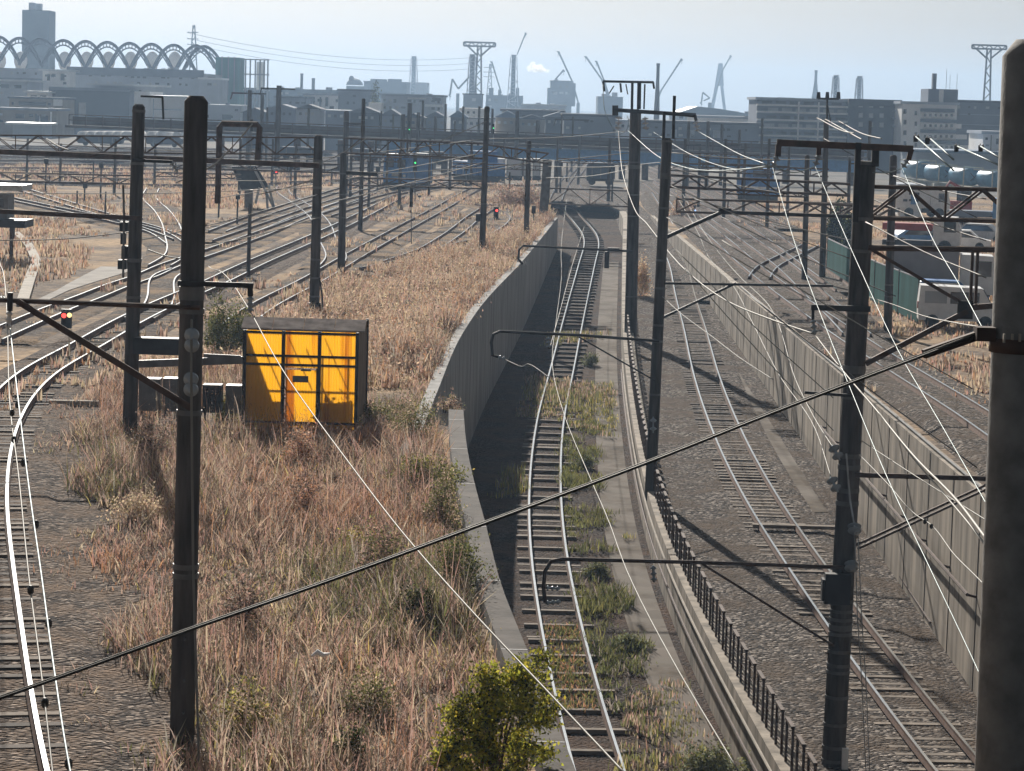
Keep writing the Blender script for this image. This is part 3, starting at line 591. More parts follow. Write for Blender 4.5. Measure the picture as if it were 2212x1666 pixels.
# distant line of poles above the viaduct
far = [(540, 195, 11, 330), (567, 205, 9, 345), (578, 232, 6, 350), (603, 185, 13, 320), (667, 234, 6, 360), (871, 247, 12, 315), (885.5, 223, 12, 325), (904, 243, 9, 330), (914, 217, 6, 340), (941, 251, 8, 350), (963, 225, 6, 355), (983, 262, 5, 360), (1001, 230, 6, 350), (1035.6, 230, 6, 365), (1064, 235, 6, 350), (1118, 240, 10, 330), (1162, 260, 10, 340), (1214, 248, 5, 340), (1238, 252, 5, 350), (824, 240, 5, 350), (850, 246, 5, 350), (1530, 262, 9, 300), (1560, 268, 8, 310), (1647, 256, 7, 290), (1880, 262, 8, 240), (1488, 262, 8, 300), (1598, 280, 7, 300)]
ordn_ = 0
ordn = ['1st', '2nd', '3rd'] + ['%dth' % i for i in range(4, 40)]
far.sort()
for i, (x, y, w, D) in enumerate(far):
    yb = 222 + (x - 1106) * .028 + (CAM_Z / D) * F_PX
    pole('far%d' % i, 'slim distant pole rising past the brown viaduct, %s from the left in that row' % ordn[i], (x - (yb - y) * .03, yb), (x, y), w, D=D, group='distant poles along the viaduct', nseg=8, name='distant_pole', cap=False)
    if i in (0, 3, 20): part(POLES['far%d' % i][0], 'crossarm', 'dark_steel', lambda m: (m.beam(wpt(x - 40, y + 6, D), wpt(x + 35, y + 8, D), .2), m.beam(wpt(x - 38, y + 7, D), wpt(x - 42, y + 20, D), .15)))

# thin marker and signal posts scattered over the left yard
posts = [(98, 416, 343), (166, 446, 412), (182, 442, 396), (201, 396, 350), (217, 428, 352), (227, 470, 414), (404, 470, 404), (472, 470, 398), (512, 486, 420), (536, 600, 440), (628, 402, 356), (716, 402, 368), (815, 416, 360), (932, 396, 350), (1006, 402, 358), (1100, 420, 372), (1210, 420, 350), (1224, 398, 352), (1322, 430, 360), (30, 520, 470)]
for i, (x, yb, yt) in enumerate(posts):
    r = pole('mk%d' % i, 'thin marker post on the yard ground, %s from the left among them' % ordn[i] if i < 19 else 'thin marker post at the far left by the lookout hut', (x, yb), (x + (yb - yt) * .028, yt), 4.2 if i != 9 else 9, nseg=8, name='marker_post', cat='post', group='thin marker posts in the yard', cap=False)
    if i % 2 == 0: d = POLES['mk%d' % i][1].y; part(r, 'sign_box', 'dark_steel', lambda m: m.px(x - 3, yt, x + 6, yt + 11, d - .15, .3))
# ---------------------------------------------------------------- wires
def wire(label, pts, r=.014, m='wire_bright', name='overhead_wire', n=6, clamps=(), straight=False):
    P = [tuple(GD(*p)) for p in pts]; P = np.array(P) if len(P) == 2 or straight else spline(P, n=8)
    mb = MB(); mb.path([Vector(p) for p in P], r, n)
    if clamps:
        root = thing(name, tuple(P[-1]), label, 'wire'); mb.build('cable', m, root, True)
        for c in clamps: k = MB(); p = GD(*c); k.lathe(p - Vector((0, 0, .04)), [(.012, 0), (.028, .02), (.028, .06), (.012, .08)], 8); k.build('clamp', 'cable_dark', root)
        return root
    return tag(mb.build(name, m, smooth=True, org=tuple(P[-1])), label, 'wire')
wire('bright wire hanging from the left end of the big crossarm down past the insulator pole', [(1669, 362, D12), (1719, 531, 48), (1833, 830, 36), (1928, 1057, 30), (2018, 1247, 26.5), (2107, 1436, 24), (2180, 1600, 22)], .0055)
wire('bright wire from the middle insulators of the big crossarm running down to the right', [(1761, 360, D12), (1857, 579, 46), (1955, 785, 38), (2023, 900, 34), (2123, 1075, 29), (2250, 1310, 24)], .0058)
wire('bright wire from the right end of the big crossarm to the clamped right-edge pole', [(1949, 364, D12), (2024, 534, 42), (2074, 618, 36), (2121, 706, 31), (2260, 960, 24)], .0058)
wire('thick pale sagging feeder from the farther centre pole down to the insulator pole bracket', [(1336, 284, D9 - .4), (1338, 310, D9 - 2), (1352, 400, D9 - 14), (1370, 450, 118), (1397, 483, 108), (1481, 584, 88), (1561, 645, 76), (1670, 692, 64), (1759, 722, D12)], .02, 'wire_pale')
wire('thick pale feeder leaving the insulator pole bracket down to the right edge', [(1761, 724, D12 - .3), (1800, 775, 50), (1838, 822, 44), (1883, 874, 38), (1981, 993, 29), (2066, 1080, 23.5), (2119, 1149, 20), (2200, 1260, 17)], .014, 'wire_pale')
wire('second pale feeder strand close under the thick one at lower right', [(1900, 893, 36), (1981, 1000, 29.5), (2050, 1080, 25), (2119, 1165, 21), (2200, 1280, 18)], .010, 'wire_pale')
wire('bright sagging wire from the farther centre pole, lowest of three to the big crossarm', [(1357, 283, D9), (1426, 341, 118), (1480, 362, 104), (1534, 369, 90), (1600, 366, 74), (1665, 360, D12)], .016)
wire('bright sagging wire, middle of three between centre poles and the big crossarm', [(1412, 286, D9), (1481, 328, 115), (1577, 364, 84), (1660, 359, D12)], .012)
wire('bright sagging wire, topmost of three between centre poles and the big crossarm', [(1508, 284, D9), (1587, 328, 98), (1656, 356, D12)], .012)
wire('short drooping jumper wire between the two insulators of the big crossarm', [(1671, 360, D12 - .3), (1715, 373, D12 - .3), (1761, 360, D12 - .3)], .012)
wire('short drooping jumper wire right of the big pole top', [(1885, 373, D12 - .3), (1920, 373, D12 - .3), (1949, 364, D12 - .3)], .012)
wire('curling jumper wire at the farther centre pole top', [(1355, 250, D9 - .6), (1358, 265, D9 - .8), (1352, 283, D9 - .8), (1338, 290, D9 - .6)], .016)
wire('drooping wire on the left end of the farther centre pole crossarm', [(1302, 180, D9), (1310, 250, D9 - 3), (1322, 274, D9 - 4), (1337, 283, D9 - 1)], .016)
wire('thin contact wire above the sunken track ending low in the middle', [(1224, 430, 225), (1212, 549, 175), (1213, 589, 160), (1201, 698, 128), (1193, 772, 112), (1217, 890, 88), (1275, 1033, 68), (1317, 1131, 59), (1354, 1232, 52), (1455, 1430, 42), (1595, 1666, 34)], .012, 'wire_pale')
wire('pale wire joining the sunken track contact wire from the bracket arm', [(1188, 752, D10 - .3), (1196, 722, 96), (1205, 690, 105), (1240, 560, 150), (1262, 490, 175)], .012, 'wire_pale')
wire('pale dropper wire curving from the nearer bracket arm hook', [(1092, 777, D10 - .3), (1120, 790, 88), (1150, 790, 84), (1187, 816, 82)], .012, 'wire_pale')
wire('long pale wire slanting across the yellow shed down to bottom centre', [(450, 575, 62), (540, 672, DA - .2), (619, 813, 31), (748.6, 993, 26), (886, 1170.5, 22), (1040, 1343, 19), (1187.5, 1499, 17), (1360, 1682, 15)], .0075, 'wire_pale')
wire('yellowish wire with clamps at lower left, left one of a close pair', [(-2, 560, 60), (16, 700, DA - .3), (22, 881, 31), (40, 1026, 27), (63, 1250, 23), (97, 1519, 19.5), (116, 1690, 18)], .0075, 'wire_pale', clamps=((30, 950, 29), (66, 1275, 22.5), (97, 1519, 19.5), (26, 892, 30)))
wire('bright wire with dark clamps at lower left, right one of a close pair', [(2, 640, 60), (22, 712, DA - .3), (37, 844, 31), (70, 1108, 25), (88, 1232, 23), (117.5, 1450, 20), (145, 1629, 18), (156, 1690, 17.5)], .0085, 'wire_bright', clamps=((38, 875, 31), (50, 1000, 28), (78, 1133, 25), (105, 1347, 21.5), (148, 1650, 18)))
wire('dark twin stay cable crossing the whole view from the right-edge clamp to lower left', [(2118, 722, D13), (1670, 893, 14.4), (1400, 1000, 14.1), (1060, 1127, 13.8), (700, 1260, 13.5), (420, 1358, 13.2), (160, 1453, 13), (-60, 1530, 12.8)], .0075, 'cable_dark', 'stay_cable')
part_root = wire('pale upper strand lying on the dark twin stay cable', [(2118, 717, D13 - .01), (1670, 888, 14.39), (1400, 995, 14.09), (1060, 1122, 13.79), (700, 1255, 13.49), (420, 1353, 13.19), (160, 1448, 12.99), (-60, 1525, 12.79)], .004, 'wire_pale', 'stay_cable')
mb = MB(); mb.beam(wpt(2120, 722, D13), wpt(1995, 765, D13 - .1), .035, .05); tag(mb.build('turnbuckle', 'rusty_steel', org=tuple(wpt(2120, 722, D13))), 'rusty turnbuckle rod fixed to the clamp of the right-edge pole', 'turnbuckle')
wire('thin wire from the nearer centre pole to an insulator over the right cutting', [(1430, 640, D10), (1473, 679, 84), (1534, 724, 78), (1611, 782, 70), (1670, 820, 66)], .011, 'wire_pale')
wire('pale wire along the cutting wall reaching the lower left insulator of the big pole', [(1465, 430, 165), (1510, 507, 135), (1534, 560, 118), (1584, 618, 105), (1622, 690, 92), (1685, 813, 76), (1761, 927, 64), (1796, 1033, D12 - .2)], .012, 'wire_pale')
wire('pale wire along the cutting wall reaching the upper left insulator of the big pole', [(1475, 420, 165), (1530, 515, 130), (1600, 600, 105), (1661, 660, 92), (1727, 840, 70), (1764, 911, 63), (1800, 968, D12 - .2)], .012, 'wire_pale')
wire('thin pale wire low over the stained wall, right of the big pole', [(1857, 983, 55), (1920, 1048, 48), (1978, 1112, 43), (2010, 1133, 41), (2063, 1200, 37), (2113, 1250, 34), (2200, 1340, 30)], .010, 'wire_pale', clamps=((1998, 1127, 41.5), (2012, 1137, 40.5)))
wire('thin wire above the stained wall, upper one right of the big pole', [(1859, 951, 57), (1980, 1030, 48), (2119, 1117, 41), (2230, 1185, 36)], .010, 'wire_pale')
wire('thin pale wire over the truck yard to the right-edge clamp', [(1870, 640, 60), (1926, 657, 50), (1993, 682, 38), (2060, 697, 28), (2112, 706, 20), (2150, 712, 15)], .008, 'wire_pale')
for k, (a, b, c) in enumerate([((1765, 255), (1820, 283), (1846, 288)), ((1783, 258), (1840, 290), (1862, 302)), ((1812, 262), (1865, 290), (1905, 300))]):
    wire('pale far wire sagging from the fork-topped pole, %s of three' % ('left', 'middle', 'right')[k], [(*a, d17), (*b, d17 - 12), (*c, d17 - 20)], .03, 'wire_pale')
for k, (a, b) in enumerate([((1978, 295), (2060, 368)), ((2010, 300), (2060, 345)), ((2068, 316), (2160, 358)), ((2118, 316), (2165, 345))]):
    wire('bright wire slanting in front of the stepped flats at right, %s from left' % ordn[k], [(*a, 60), (*b, 45)], .016)
for k, (x, y) in enumerate([(1978, 295), (2003, 300), (2066, 316), (2118, 316)]):
    mb = MB(); p = wpt(x, y + 12, 60); mb.tube(p, wpt(x, y - 2, 60), .05, .05, 8); insul(mb, wpt(x - 4, y, 60), wpt(x + 8, y + 2, 60), 2, .07)
    tag(mb.build('insulator', 'dark_steel', org=tuple(p)), 'dark insulator post holding the %s slanting wire in front of the stepped flats' % ordn[k], 'insulator', 'insulator posts near the right-edge pole')
for k, (p, q, D) in enumerate([((460, 360), (545, 268), 100), ((380, 395), (470, 352), 100), ((690, 355), (790, 300), 150), ((880, 330), (1052, 262), 160), ((560, 420), (700, 380), 120), ((100, 300), (150, 325), 100), ((320, 540), (395, 560), 70)]):
    wire('pale slanting overhead wire among the left gantries, %s from top' % ordn[k], [(*p, D), ((p[0] + q[0]) / 2, (p[1] + q[1]) / 2 + 3, D - 1), (*q, D - 2)], .025 if D > 90 else .018, 'wire_pale')

# finer overhead lines of the yard: contact wires and their carrier wires, gantry to gantry
fine = [((-20, 300), (560, 330), 140), ((-20, 372), (690, 392), 130), ((0, 418), (690, 405), 120), ((300, 520), (690, 420), 100), ((455, 360), (1050, 300), 170), ((455, 430), (1050, 330), 150), ((700, 420), (1185, 345), 180), ((560, 470), (1050, 350), 130), ((740, 380), (1365, 330), 175), ((1050, 300), (1370, 282), 190), ((1185, 360), (1440, 350), 150), ((1180, 385), (1365, 365), 180), ((0, 520), (290, 500), 80), ((395, 540), (690, 470), 90),
 ((1445, 400), (1840, 560), 90), ((1440, 360), (1700, 420), 110), ((1440, 470), (1850, 700), 80), ((1450, 330), (1780, 345), 140), ((1560, 470), (1935, 640), 80), ((1500, 430), (1930, 540), 95), ((1440, 420), (1745, 500), 110), ((1780, 300), (2110, 470), 80), ((1860, 420), (2130, 520), 60), ((1870, 480), (2130, 600), 50), ((1930, 380), (2130, 430), 70), ((1460, 540), (1800, 860), 75), ((1480, 580), (1800, 930), 72), ((1620, 640), (2110, 1010), 50), ((1560, 520), (2100, 840), 55)]
for k, (a, b, D) in enumerate(fine):
    side = 'left yard' if k < 14 else 'right tracks'; n_ = k if k < 14 else k - 14
    wire('fine grey overhead line strung across the %s, %s of these thin lines' % (side, ordn[n_]), [(*a, D), ((a[0] + b[0]) / 2, (a[1] + b[1]) / 2 + 6, D - 3), (*b, D - 6)], .009 + D * .00007, 'wire_pale' if k % 3 else 'cable_dark', n=4)
truss('far lattice gantry low across the left yard behind the tilted board', wpt(380, 345, 200), wpt(742, 356, 200), 18 * S(200), n=9, c=.12)
truss('far lattice gantry between slim poles in front of the blue locomotives', wpt(748, 384, 190), wpt(1046, 392, 190), 16 * S(190), n=8, c=.1)
truss('far lattice gantry left of the second thick pole', wpt(-40, 372, 190), wpt(292, 380, 190), 18 * S(190), n=9, c=.1)
truss('far lattice gantry over the right tracks under the viaduct girder', wpt(1440, 352, 200), wpt(1790, 366, 200), 16 * S(200), n=9, c=.11)
truss('small lattice gantry between the fork-topped pole and the fence pole', wpt(1738, 440, 110), wpt(1932, 448, 110), 24 * S(110), n=5, c=.08)

# more masts and gantries in the middle distance
mm = [(760, 300, 430, 7), (800, 318, 452, 6), (838, 300, 418, 6), (866, 318, 452, 8), (930, 300, 424, 6), (975, 290, 410, 7), (1020, 300, 402, 6), (1090, 300, 396, 7), (1205, 300, 420, 6), (1252, 296, 404, 6), (1318, 300, 440, 8), (1480, 300, 470, 8), (1512, 318, 452, 7), (1568, 300, 480, 8), (1610, 310, 470, 7), (1662, 300, 500, 8), (1705, 318, 470, 7), (1836, 340, 540, 8), (60, 300, 400, 6), (132, 310, 396, 6), (250, 300, 420, 7), (336, 310, 404, 6), (430, 330, 470, 7), (520, 300, 420, 7), (590, 300, 402, 6), (640, 310, 430, 7)]
for i, (x, yt, yb, w) in enumerate(sorted(mm)):
    r = pole('mm%d' % i, 'slender catenary mast in the middle distance, %s from the left in that scatter' % ordn[i], (x - (yb - yt) * .03, yb), (x, yt), w, nseg=8, cap=False, zf=zl if x < 1300 else zyr, group='slender masts in the middle distance', name='catenary_mast')
    d = POLES['mm%d' % i][1].y
    part(r, 'arm', 'dark_steel', lambda m: m.beam(wpt(x, yt + 14, d), wpt(x + (34 if i % 2 else -34), yt + 13, d), .09))
for i, (x0, y0, x1, y1, D) in enumerate([(838, 330, 1020, 336, 215), (975, 352, 1180, 360, 205), (1205, 342, 1365, 348, 220), (1480, 330, 1668, 338, 205), (1512, 352, 1705, 360, 195), (1568, 410, 1745, 417, 140), (60, 330, 250, 335, 230), (336, 372, 520, 378, 190), (520, 332, 690, 336, 215), (760, 338, 866, 342, 210)]):
    truss('thin middle-distance gantry beam, %s of ten between slender masts' % ordn[i], wpt(x0, y0, D), wpt(x1, y1, D), 9 * S(D), n=9, c=.07, dep=.3)
# ---------------------------------------------------------------- railing on the dividing wall
rl = thing('railing', (CW(60) + .2, 60, zr(60)), 'rusty railing of short posts and rungs along the low dividing wall', 'railing')
hoop = None
for i, D in enumerate(np.arange(47, 150, 1.4)):
    mb = MB(); x, y, z = CW(D) + .22, D, zr(D) + .27; x2, y2, z2 = CW(D + .8) + .22, D + .8, zr(D + .8) + .27
    mb.beam((x, y, z - .05), (x, y, z + .92), .055); mb.beam((x2, y2, z2 - .05), (x2, y2, z2 + .92), .055)
    mb.beam((x, y, z + .92), (x2, y2, z2 + .92), .085, .05)
    for h in (.2, .45, .7): mb.beam((x, y, z + h), (x2, y2, z2 + h), .02)
    mb.build('railing_panel', 'rusty_steel', rl)
# rusty pipes along the face of the dividing wall
for k, (h, off) in enumerate(((.05, -.10), (-.45, -.13))):
    mb = MB(); mb.path([(CW(D) + off, D, zr(D) + h) for D in np.arange(44, 130, 2.0)], .035, 6)
    tag(mb.build('cable_pipe', 'rusty_steel' if k else 'pale_concrete', org=(CW(50) + off, 50, zr(50))), ('pale cable pipe clipped near the top of the dividing wall face', 'rusty cable pipe clipped lower on the dividing wall face')[k], 'pipe')
mb = MB(); mb.path([(RWX - .22, D, zr(D) + 2.3 - (D - 66) * .02) for D in np.arange(64, 98, 2.0)], .045, 6)
for D in np.arange(64, 98, 4.0): mb.beam((RWX - .22, D, zr(D) + 2.3 - (D - 66) * .02), (RWX, D, zr(D) + 2.25 - (D - 66) * .02), .06)
tag(mb.build('wall_pipe', 'rusty_steel', org=(RWX - .2, 66, zr(66) + 2.3)), 'rusty pipe bracketed halfway up the stained cutting wall', 'pipe')
mb = MB(); mb.path([(RWX + .1, D, .08) for D in np.arange(50, 140, 4.0)], .03, 6)
tag(mb.build('wall_pipe', 'grey_steel', org=(RWX + .1, 50, .08)), 'thin grey pipe lying along the top of the stained cutting wall', 'pipe')
for k, (a, b) in enumerate((((1945, 1245), (2010, 1345)), ((2070, 1400), (2104, 1440)))):
    mb = MB(); mb.beam(GF(*a, lambda D: zr(D) + .2), GF(*b, lambda D: zr(D) + .2), .07, .05); tag(mb.build('steel_bar', 'rusty_steel', org=tuple(GF(*a, zr))), ('long rusty bar lying on ballast at the foot of the stained wall', 'short rusty bar on ballast beside the right-edge pole')[k], 'bar')
mb = MB(); p = GF(1735, 1138, lambda D: zr(D) + .2); mb.box(tuple(p), (3.2, .3, .1)); tag(mb.build('crossing_plank', 'sleeper_pale', org=tuple(p)), 'pale plank laid across the cutting track ballast', 'plank')
p = GF(160, 877, zl); mb = MB(); mb.box((p.x, p.y, .1), (1.4, .25, .12), .1); tag(mb.build('trough_lid', 'pale_concrete', org=tuple(p)), 'pale concrete lid slab beside the nearest curving track', 'slab')

# ---------------------------------------------------------------- yellow shed
def panel_mat():
    m = bpy.data.materials.new('yellow_sheet'); m.use_nodes = True; MATS['yellow_sheet'] = m
    n = m.node_tree.nodes; l = m.node_tree.links; b = n['Principled BSDF']
    g = n.new('ShaderNodeNewGeometry'); mp = n.new('ShaderNodeMapping'); mp.inputs['Scale'].default_value = (3.2, 0.2, 0.12); l.new(g.outputs['Position'], mp.inputs['Vector'])
    t = n.new('ShaderNodeTexNoise'); t.inputs['Scale'].default_value = 1.0; t.inputs['Detail'].default_value = 3; l.new(mp.outputs[0], t.inputs['Vector'])
    cr = n.new('ShaderNodeValToRGB'); e = cr.color_ramp.elements; e[0].position = .36; e[1].position = .46
    e[0].color = (.68, .36, .06, 1); e[1].color = (.98, .68, .13, 1); l.new(t.outputs['Fac'], cr.inputs['Fac'])
    w = n.new('ShaderNodeTexWave'); w.wave_type = 'BANDS'; w.bands_direction = 'X'; w.inputs['Scale'].default_value = 4.2; l.new(g.outputs['Position'], w.inputs['Vector'])
    bp = n.new('ShaderNodeBump'); bp.inputs['Strength'].default_value = .5; bp.inputs['Distance'].default_value = .03; l.new(w.outputs['Fac'], bp.inputs['Height'])
    l.new(cr.outputs[0], b.inputs['Base Color']); l.new(bp.outputs[0], b.inputs['Normal']); b.inputs['Roughness'].default_value = .6
    tr = n.new('ShaderNodeBsdfTranslucent'); l.new(cr.outputs[0], tr.inputs[0]); l.new(bp.outputs[0], tr.inputs['Normal'])
    ms = n.new('ShaderNodeMixShader'); ms.inputs[0].default_value = .82
    l.new(b.outputs[0], ms.inputs[1]); l.new(tr.outputs[0], ms.inputs[2]); l.new(ms.outputs[0], n['Material Output'].inputs[0])
panel_mat()
mat('shed_roof', (0.33, 0.285, 0.265), .95, var=.35, scale=3.0, spec=.03)
mat('shed_side', (0.16, 0.10, 0.05), .8, var=.3, scale=2.0)
pb = G(650, 938); DS = pb.y; k = S(DS); xl, xr = GD(527, 820, DS).x, GD(770, 820, DS).x; zt = GD(650, 716, DS).z; SD = 4.6
shed = thing('shed', ((xl + xr) / 2, DS, 0), 'yellow translucent-sheet shed in dark frame standing among weeds', 'shed')
cuts = [xl, GD(611, 820, DS).x, GD(689, 820, DS).x, xr]; zd = GD(650, 795, DS).z; zb = .15
for i in range(3):
    mb = MB(); lo = zd if i == 1 else zb
    mb.box(((cuts[i] + cuts[i + 1]) / 2, DS + .03, (lo + zt) / 2), (cuts[i + 1] - cuts[i] - .08, .008, zt - lo)); mb.build('sheet_panel', 'yellow_sheet', shed)
mb = MB(); mb.box(((cuts[1] + cuts[2]) / 2, DS + .03, (zb - .1 + zd) / 2), (cuts[2] - cuts[1] - .16, .008, zd - zb - .02)); dr = mb.build('door', 'yellow_sheet', shed)
mb = MB(); mb.px(632, 812, 666, 826, DS, .05, .04); mb.px(650, 797, 672, 802, DS, .05, .04); mb.build('door_sign', 'grey_steel', shed)
mb = MB(); mb.box((xl + .02, DS + SD / 2 + .05, zt / 2 + .1), (.05, SD, zt - .25)); mb.build('side_wall', 'shed_side', shed)
mb = MB(); mb.box((xr - .02, DS + SD / 2 + .05, zt / 2 + .1), (.05, SD, zt - .25)); mb.build('side_wall', 'shed_side', shed)
for x in cuts: mb = MB(); mb.box((x, DS, zt / 2), (.09, .09, zt)); mb.build('post', 'dark_steel', shed)
for z in (zt - .05, GD(650, 770, DS).z, GD(650, 789, DS).z, .3): mb = MB(); mb.box(((xl + xr) / 2, DS + .05, z), (xr - xl, .05, .06)); mb.build('rail', 'dark_steel', shed)
for x in (xl, xr): mb = MB(); mb.box((x, DS + SD + .1, zt / 2), (.09, .09, zt)); mb.build('post', 'dark_steel', shed)
for z in (zt - .1, zt * .62, zt * .3): mb = MB(); mb.box(((xl + xr) / 2, DS + 1.2, z), (xr - xl - .1, .04, .05)); mb.build('inner_rail', 'dark_steel', shed)
for a_, b_ in ((xl, cuts[1] - .2), (cuts[2] - .22, xr - .3)): mb = MB(); mb.box(((a_ + b_) / 2, DS + 1.2, .72), (b_ - a_, .03, 1.42)); mb.build('inner_board', 'shed_side', shed)
for f in (.3, .62, .85): mb = MB(); mb.box((xl + (xr - xl) * f, DS + 1.2, zt / 2), (.05, .04, zt - .2)); mb.build('inner_post', 'dark_steel', shed)
for f in (.12, .5): mb = MB(); mb.beam((xl + (xr - xl) * f, DS + .8, zt - .1), (xl + (xr - xl) * (f + .32), DS + .8, .5), .035); mb.build('brace', 'dark_steel', shed)
for i in range(2): mb = MB(); mb.beam((cuts[i + 1] + .1, DS + .2, zt - .1), (cuts[i + 1] + .75, DS + .2, zd - .5), .03); mb.build('brace', 'dark_steel', shed)
mb = MB()
for i in range(4):
    a = xl - .08 + (xr - xl + .3) * i / 4; b = xl - .08 + (xr - xl + .3) * (i + 1) / 4
    mb.add([(a, DS - .15, zt + .03), (b - .015, DS - .15, zt + .03), (b - .015, DS + .55, zt + .27), (a, DS + .55, zt + .27), (a, DS - .15, zt + .07), (b - .015, DS - .15, zt + .07), (b - .015, DS + .55, zt + .31), (a, DS + .55, zt + .31)], [(3, 2, 1, 0), (4, 5, 6, 7), (0, 1, 5, 4), (1, 2, 6, 5), (2, 3, 7, 6), (3, 0, 4, 7)])
mb.build('roof', 'shed_roof', shed)

# cable bridge and relay cabinets between the two thick poles and the shed
Dc = DS + 1.0
mb = MB(); mb.px(286, 731, 389, 767, DB - 1, .5); tag(mb.build('equipment_case', 'dark_steel', org=tuple(GD(337, 750, DB - 1))), 'wide black equipment case fixed between the two thick left poles', 'equipment case')
mb = MB(); mb.beam(GD(285, 787, Dc), GD(524, 778, Dc), .12, .2); mb.beam(GD(440, 768, Dc), GD(520, 772, Dc), .08, .1); tag(mb.build('cable_bridge', 'grey_steel', org=tuple(GD(400, 785, Dc))), 'grey cable bridge running behind the thick poles to the yellow shed', 'cable bridge')
for i, (x0, x1, y0, y1) in enumerate(((298, 345, 796, 868), (350, 384, 792, 866), (436, 478, 790, 852), (486, 521, 796, 858))):
    c = GD((x0 + x1) / 2, y1, Dc + .3); r = thing('relay_cabinet', (c.x, c.y, 0), ('grey relay cabinet left end, behind the second thick pole', 'grey relay cabinet between the two thick poles', 'dark relay cabinet just right of the thickest pole', 'grey relay cabinet touching the left side of the yellow shed')[i], 'cabinet', 'relay cabinets under the cable bridge')
    mb = MB(); w = (x1 - x0) * k; h = (y1 - y0) * k; mb.box((c.x, c.y + .3, h / 2 + .35), (w, .5, h)); mb.build('case', 'grey_steel' if i != 2 else 'dark_steel', r)
    mb = MB(); mb.box((c.x, c.y + .04, h / 2 + .35), (w * .8, .03, h * .85)); mb.build('door', 'grey_steel' if i != 2 else 'dark_steel', r)
    for sx in (-1, 1): mb = MB(); mb.box((c.x + sx * w * .4, c.y + .3, .17), (.06, .06, .36)); mb.build('leg', 'dark_steel', r)

# small lookout hut on a post, cable trough, path
pb = G(24, 562); Dh = pb.y
hut = thing('lookout_hut', tuple(pb), 'small grey lookout hut raised on a post at the left edge', 'hut')
mb = MB(); mb.px(-30, 420, 17, 472, Dh, 1.8); mb.build('cabin', 'grey_steel', hut)
mb = MB(); mb.px(-34, 400, 48, 412, Dh - .6, 3); mb.build('roof', 'galvanised', hut)
mb = MB(); mb.px(-30, 476, 54, 492, Dh - .4, 2.6); mb.build('platform', 'dark_steel', hut)
mb = MB(); mb.tube(pb, GD(25, 480, Dh), .1, .1, 8); mb.build('post', 'rusty_steel', hut)
mb = MB(); mb.px(-20, 430, 8, 448, Dh, .05, .03); mb.build('window', 'glass_dark', hut)
def ribbon(name, m, px, w, z=.05, kind='structure', lab=None, cat=None, th=.12):
    P = resample(spline([G(x, y) for x, y in px], .5), .6); P = smooth_line(P, 6); T = np.gradient(P, axis=0); T[:, 2] = 0; T /= np.linalg.norm(T, axis=1)[:, None]; mb = MB(); vs = []; fs = []
    for i in range(len(P)):
        n_ = np.array([T[i][1], -T[i][0], 0]); ww = w if not callable(w) else w(i / len(P))
        for o, zz in ((-ww / 2, z - th), (-ww / 2, z), (ww / 2, z), (ww / 2, z - th)): q = P[i] + n_ * o; vs.append((q[0], q[1], q[2] + zz))
    for i in range(len(P) - 1):
        for j in range(3): a = i * 4 + j; fs.append((a, a + 1, a + 5, a + 4))
    mb.add(vs, fs); o = mb.build(name, m)
    if kind: o['kind'] = kind
    else: o.location = (0, 0, 0); tag(o, lab, cat)
    return o
ribbon('cable_trough', 'pale_concrete', [(32, 508), (52, 525), (70, 552), (77, 575), (68, 600), (55, 640), (48, 662)], .5, .22, None, 'pale concrete cable trough winding over the dry grass at left', 'cable trough', .2)
ribbon('path', 'path_concrete', [(90, 650), (150, 622), (200, 602), (262, 578)], lambda t: .5 + 2.2 * max(0, t - .25), .03)
ribbon('path', 'path_concrete', [(548, 530), (600, 505), (660, 478)], 1.2, .035)
# dwarf signals
mat('lamp_red', (0.5, 0.02, 0.02), .4, emit=(1, .06, .05, 2.5)); mat('lamp_green', (0.02, 0.5, 0.1), .4, emit=(.08, 1, .25, 1.5)); mat('lamp_yellow', (0.6, 0.4, 0.05), .4, emit=(1, .75, .3, 1.5)); mat('lamp_blue', (0.1, 0.2, 0.5), .4, emit=(.3, .5, 1, 1.5))
def signal(label, base, yt, w, lamps, zf=zl, D=None, post=True):
    b = GF(*base, zf) if D is None else GD(*base, D); D = b.y; r = thing('dwarf_signal' if not post else 'signal', tuple(b), label, 'signal')
    t = GD(base[0], yt, D); h = (base[1] - yt) * S(D); ww = w * S(D)
    hb = h * (.95 if not post else .35); mb = MB(); mb.box((t.x, D, t.z - hb / 2), (ww, ww * .5, hb)); mb.box((t.x, D - ww * .3, t.z - hb * .1), (ww * .8, ww * .5, hb * .06)); mb.build('head', 'dark_steel', r)
    if post: mb = MB(); mb.tube(b - Vector((0, 0, .1)), (t.x, D, t.z - hb), ww * .14, ww * .14, 8); mb.build('post', 'grey_steel', r)
    for (x, y, c) in lamps:
        p = GD(x, y, D - ww * .27); mb = MB(); mb.lathe(p, [(ww * .24, 0), (ww * .2, .04), (.01, .06)], 12, (0, -1, 0)); mb.build('lamp', 'lamp_' + c, r)
signal('black dwarf signal with red and yellow lamps beside the left tracks', (144, 712), 668, 22, [(138, 682, 'red'), (150, 681, 'yellow')], post=False)
signal('red-lit dwarf signal beside the curling track near the trench end', (1072, 475), 447, 11, [(1073, 455, 'red')], post=False)
signal('small round-headed signal on a thin post left of the steel column', (1153, 492), 445, 9, [])
signal('low signal lamp glowing red by the dark square board', (596, 400), 364, 10, [(597, 371, 'red')])
signal('lit signal showing blue-white lamp right of the hooded loco', (870, 408), 330, 8, [(872, 345, 'blue')])
signal('green-lit signal right of the boxy blue locomotive', (897, 440), 335, 8, [(897, 352, 'green')])
signal('lone thin signal mast on the dry ground left of the dwarf signals', (889, 527), 405, 7, [])
signal('low point signal with round disc beside the middle yard track', (906, 435), 422, 7, [])
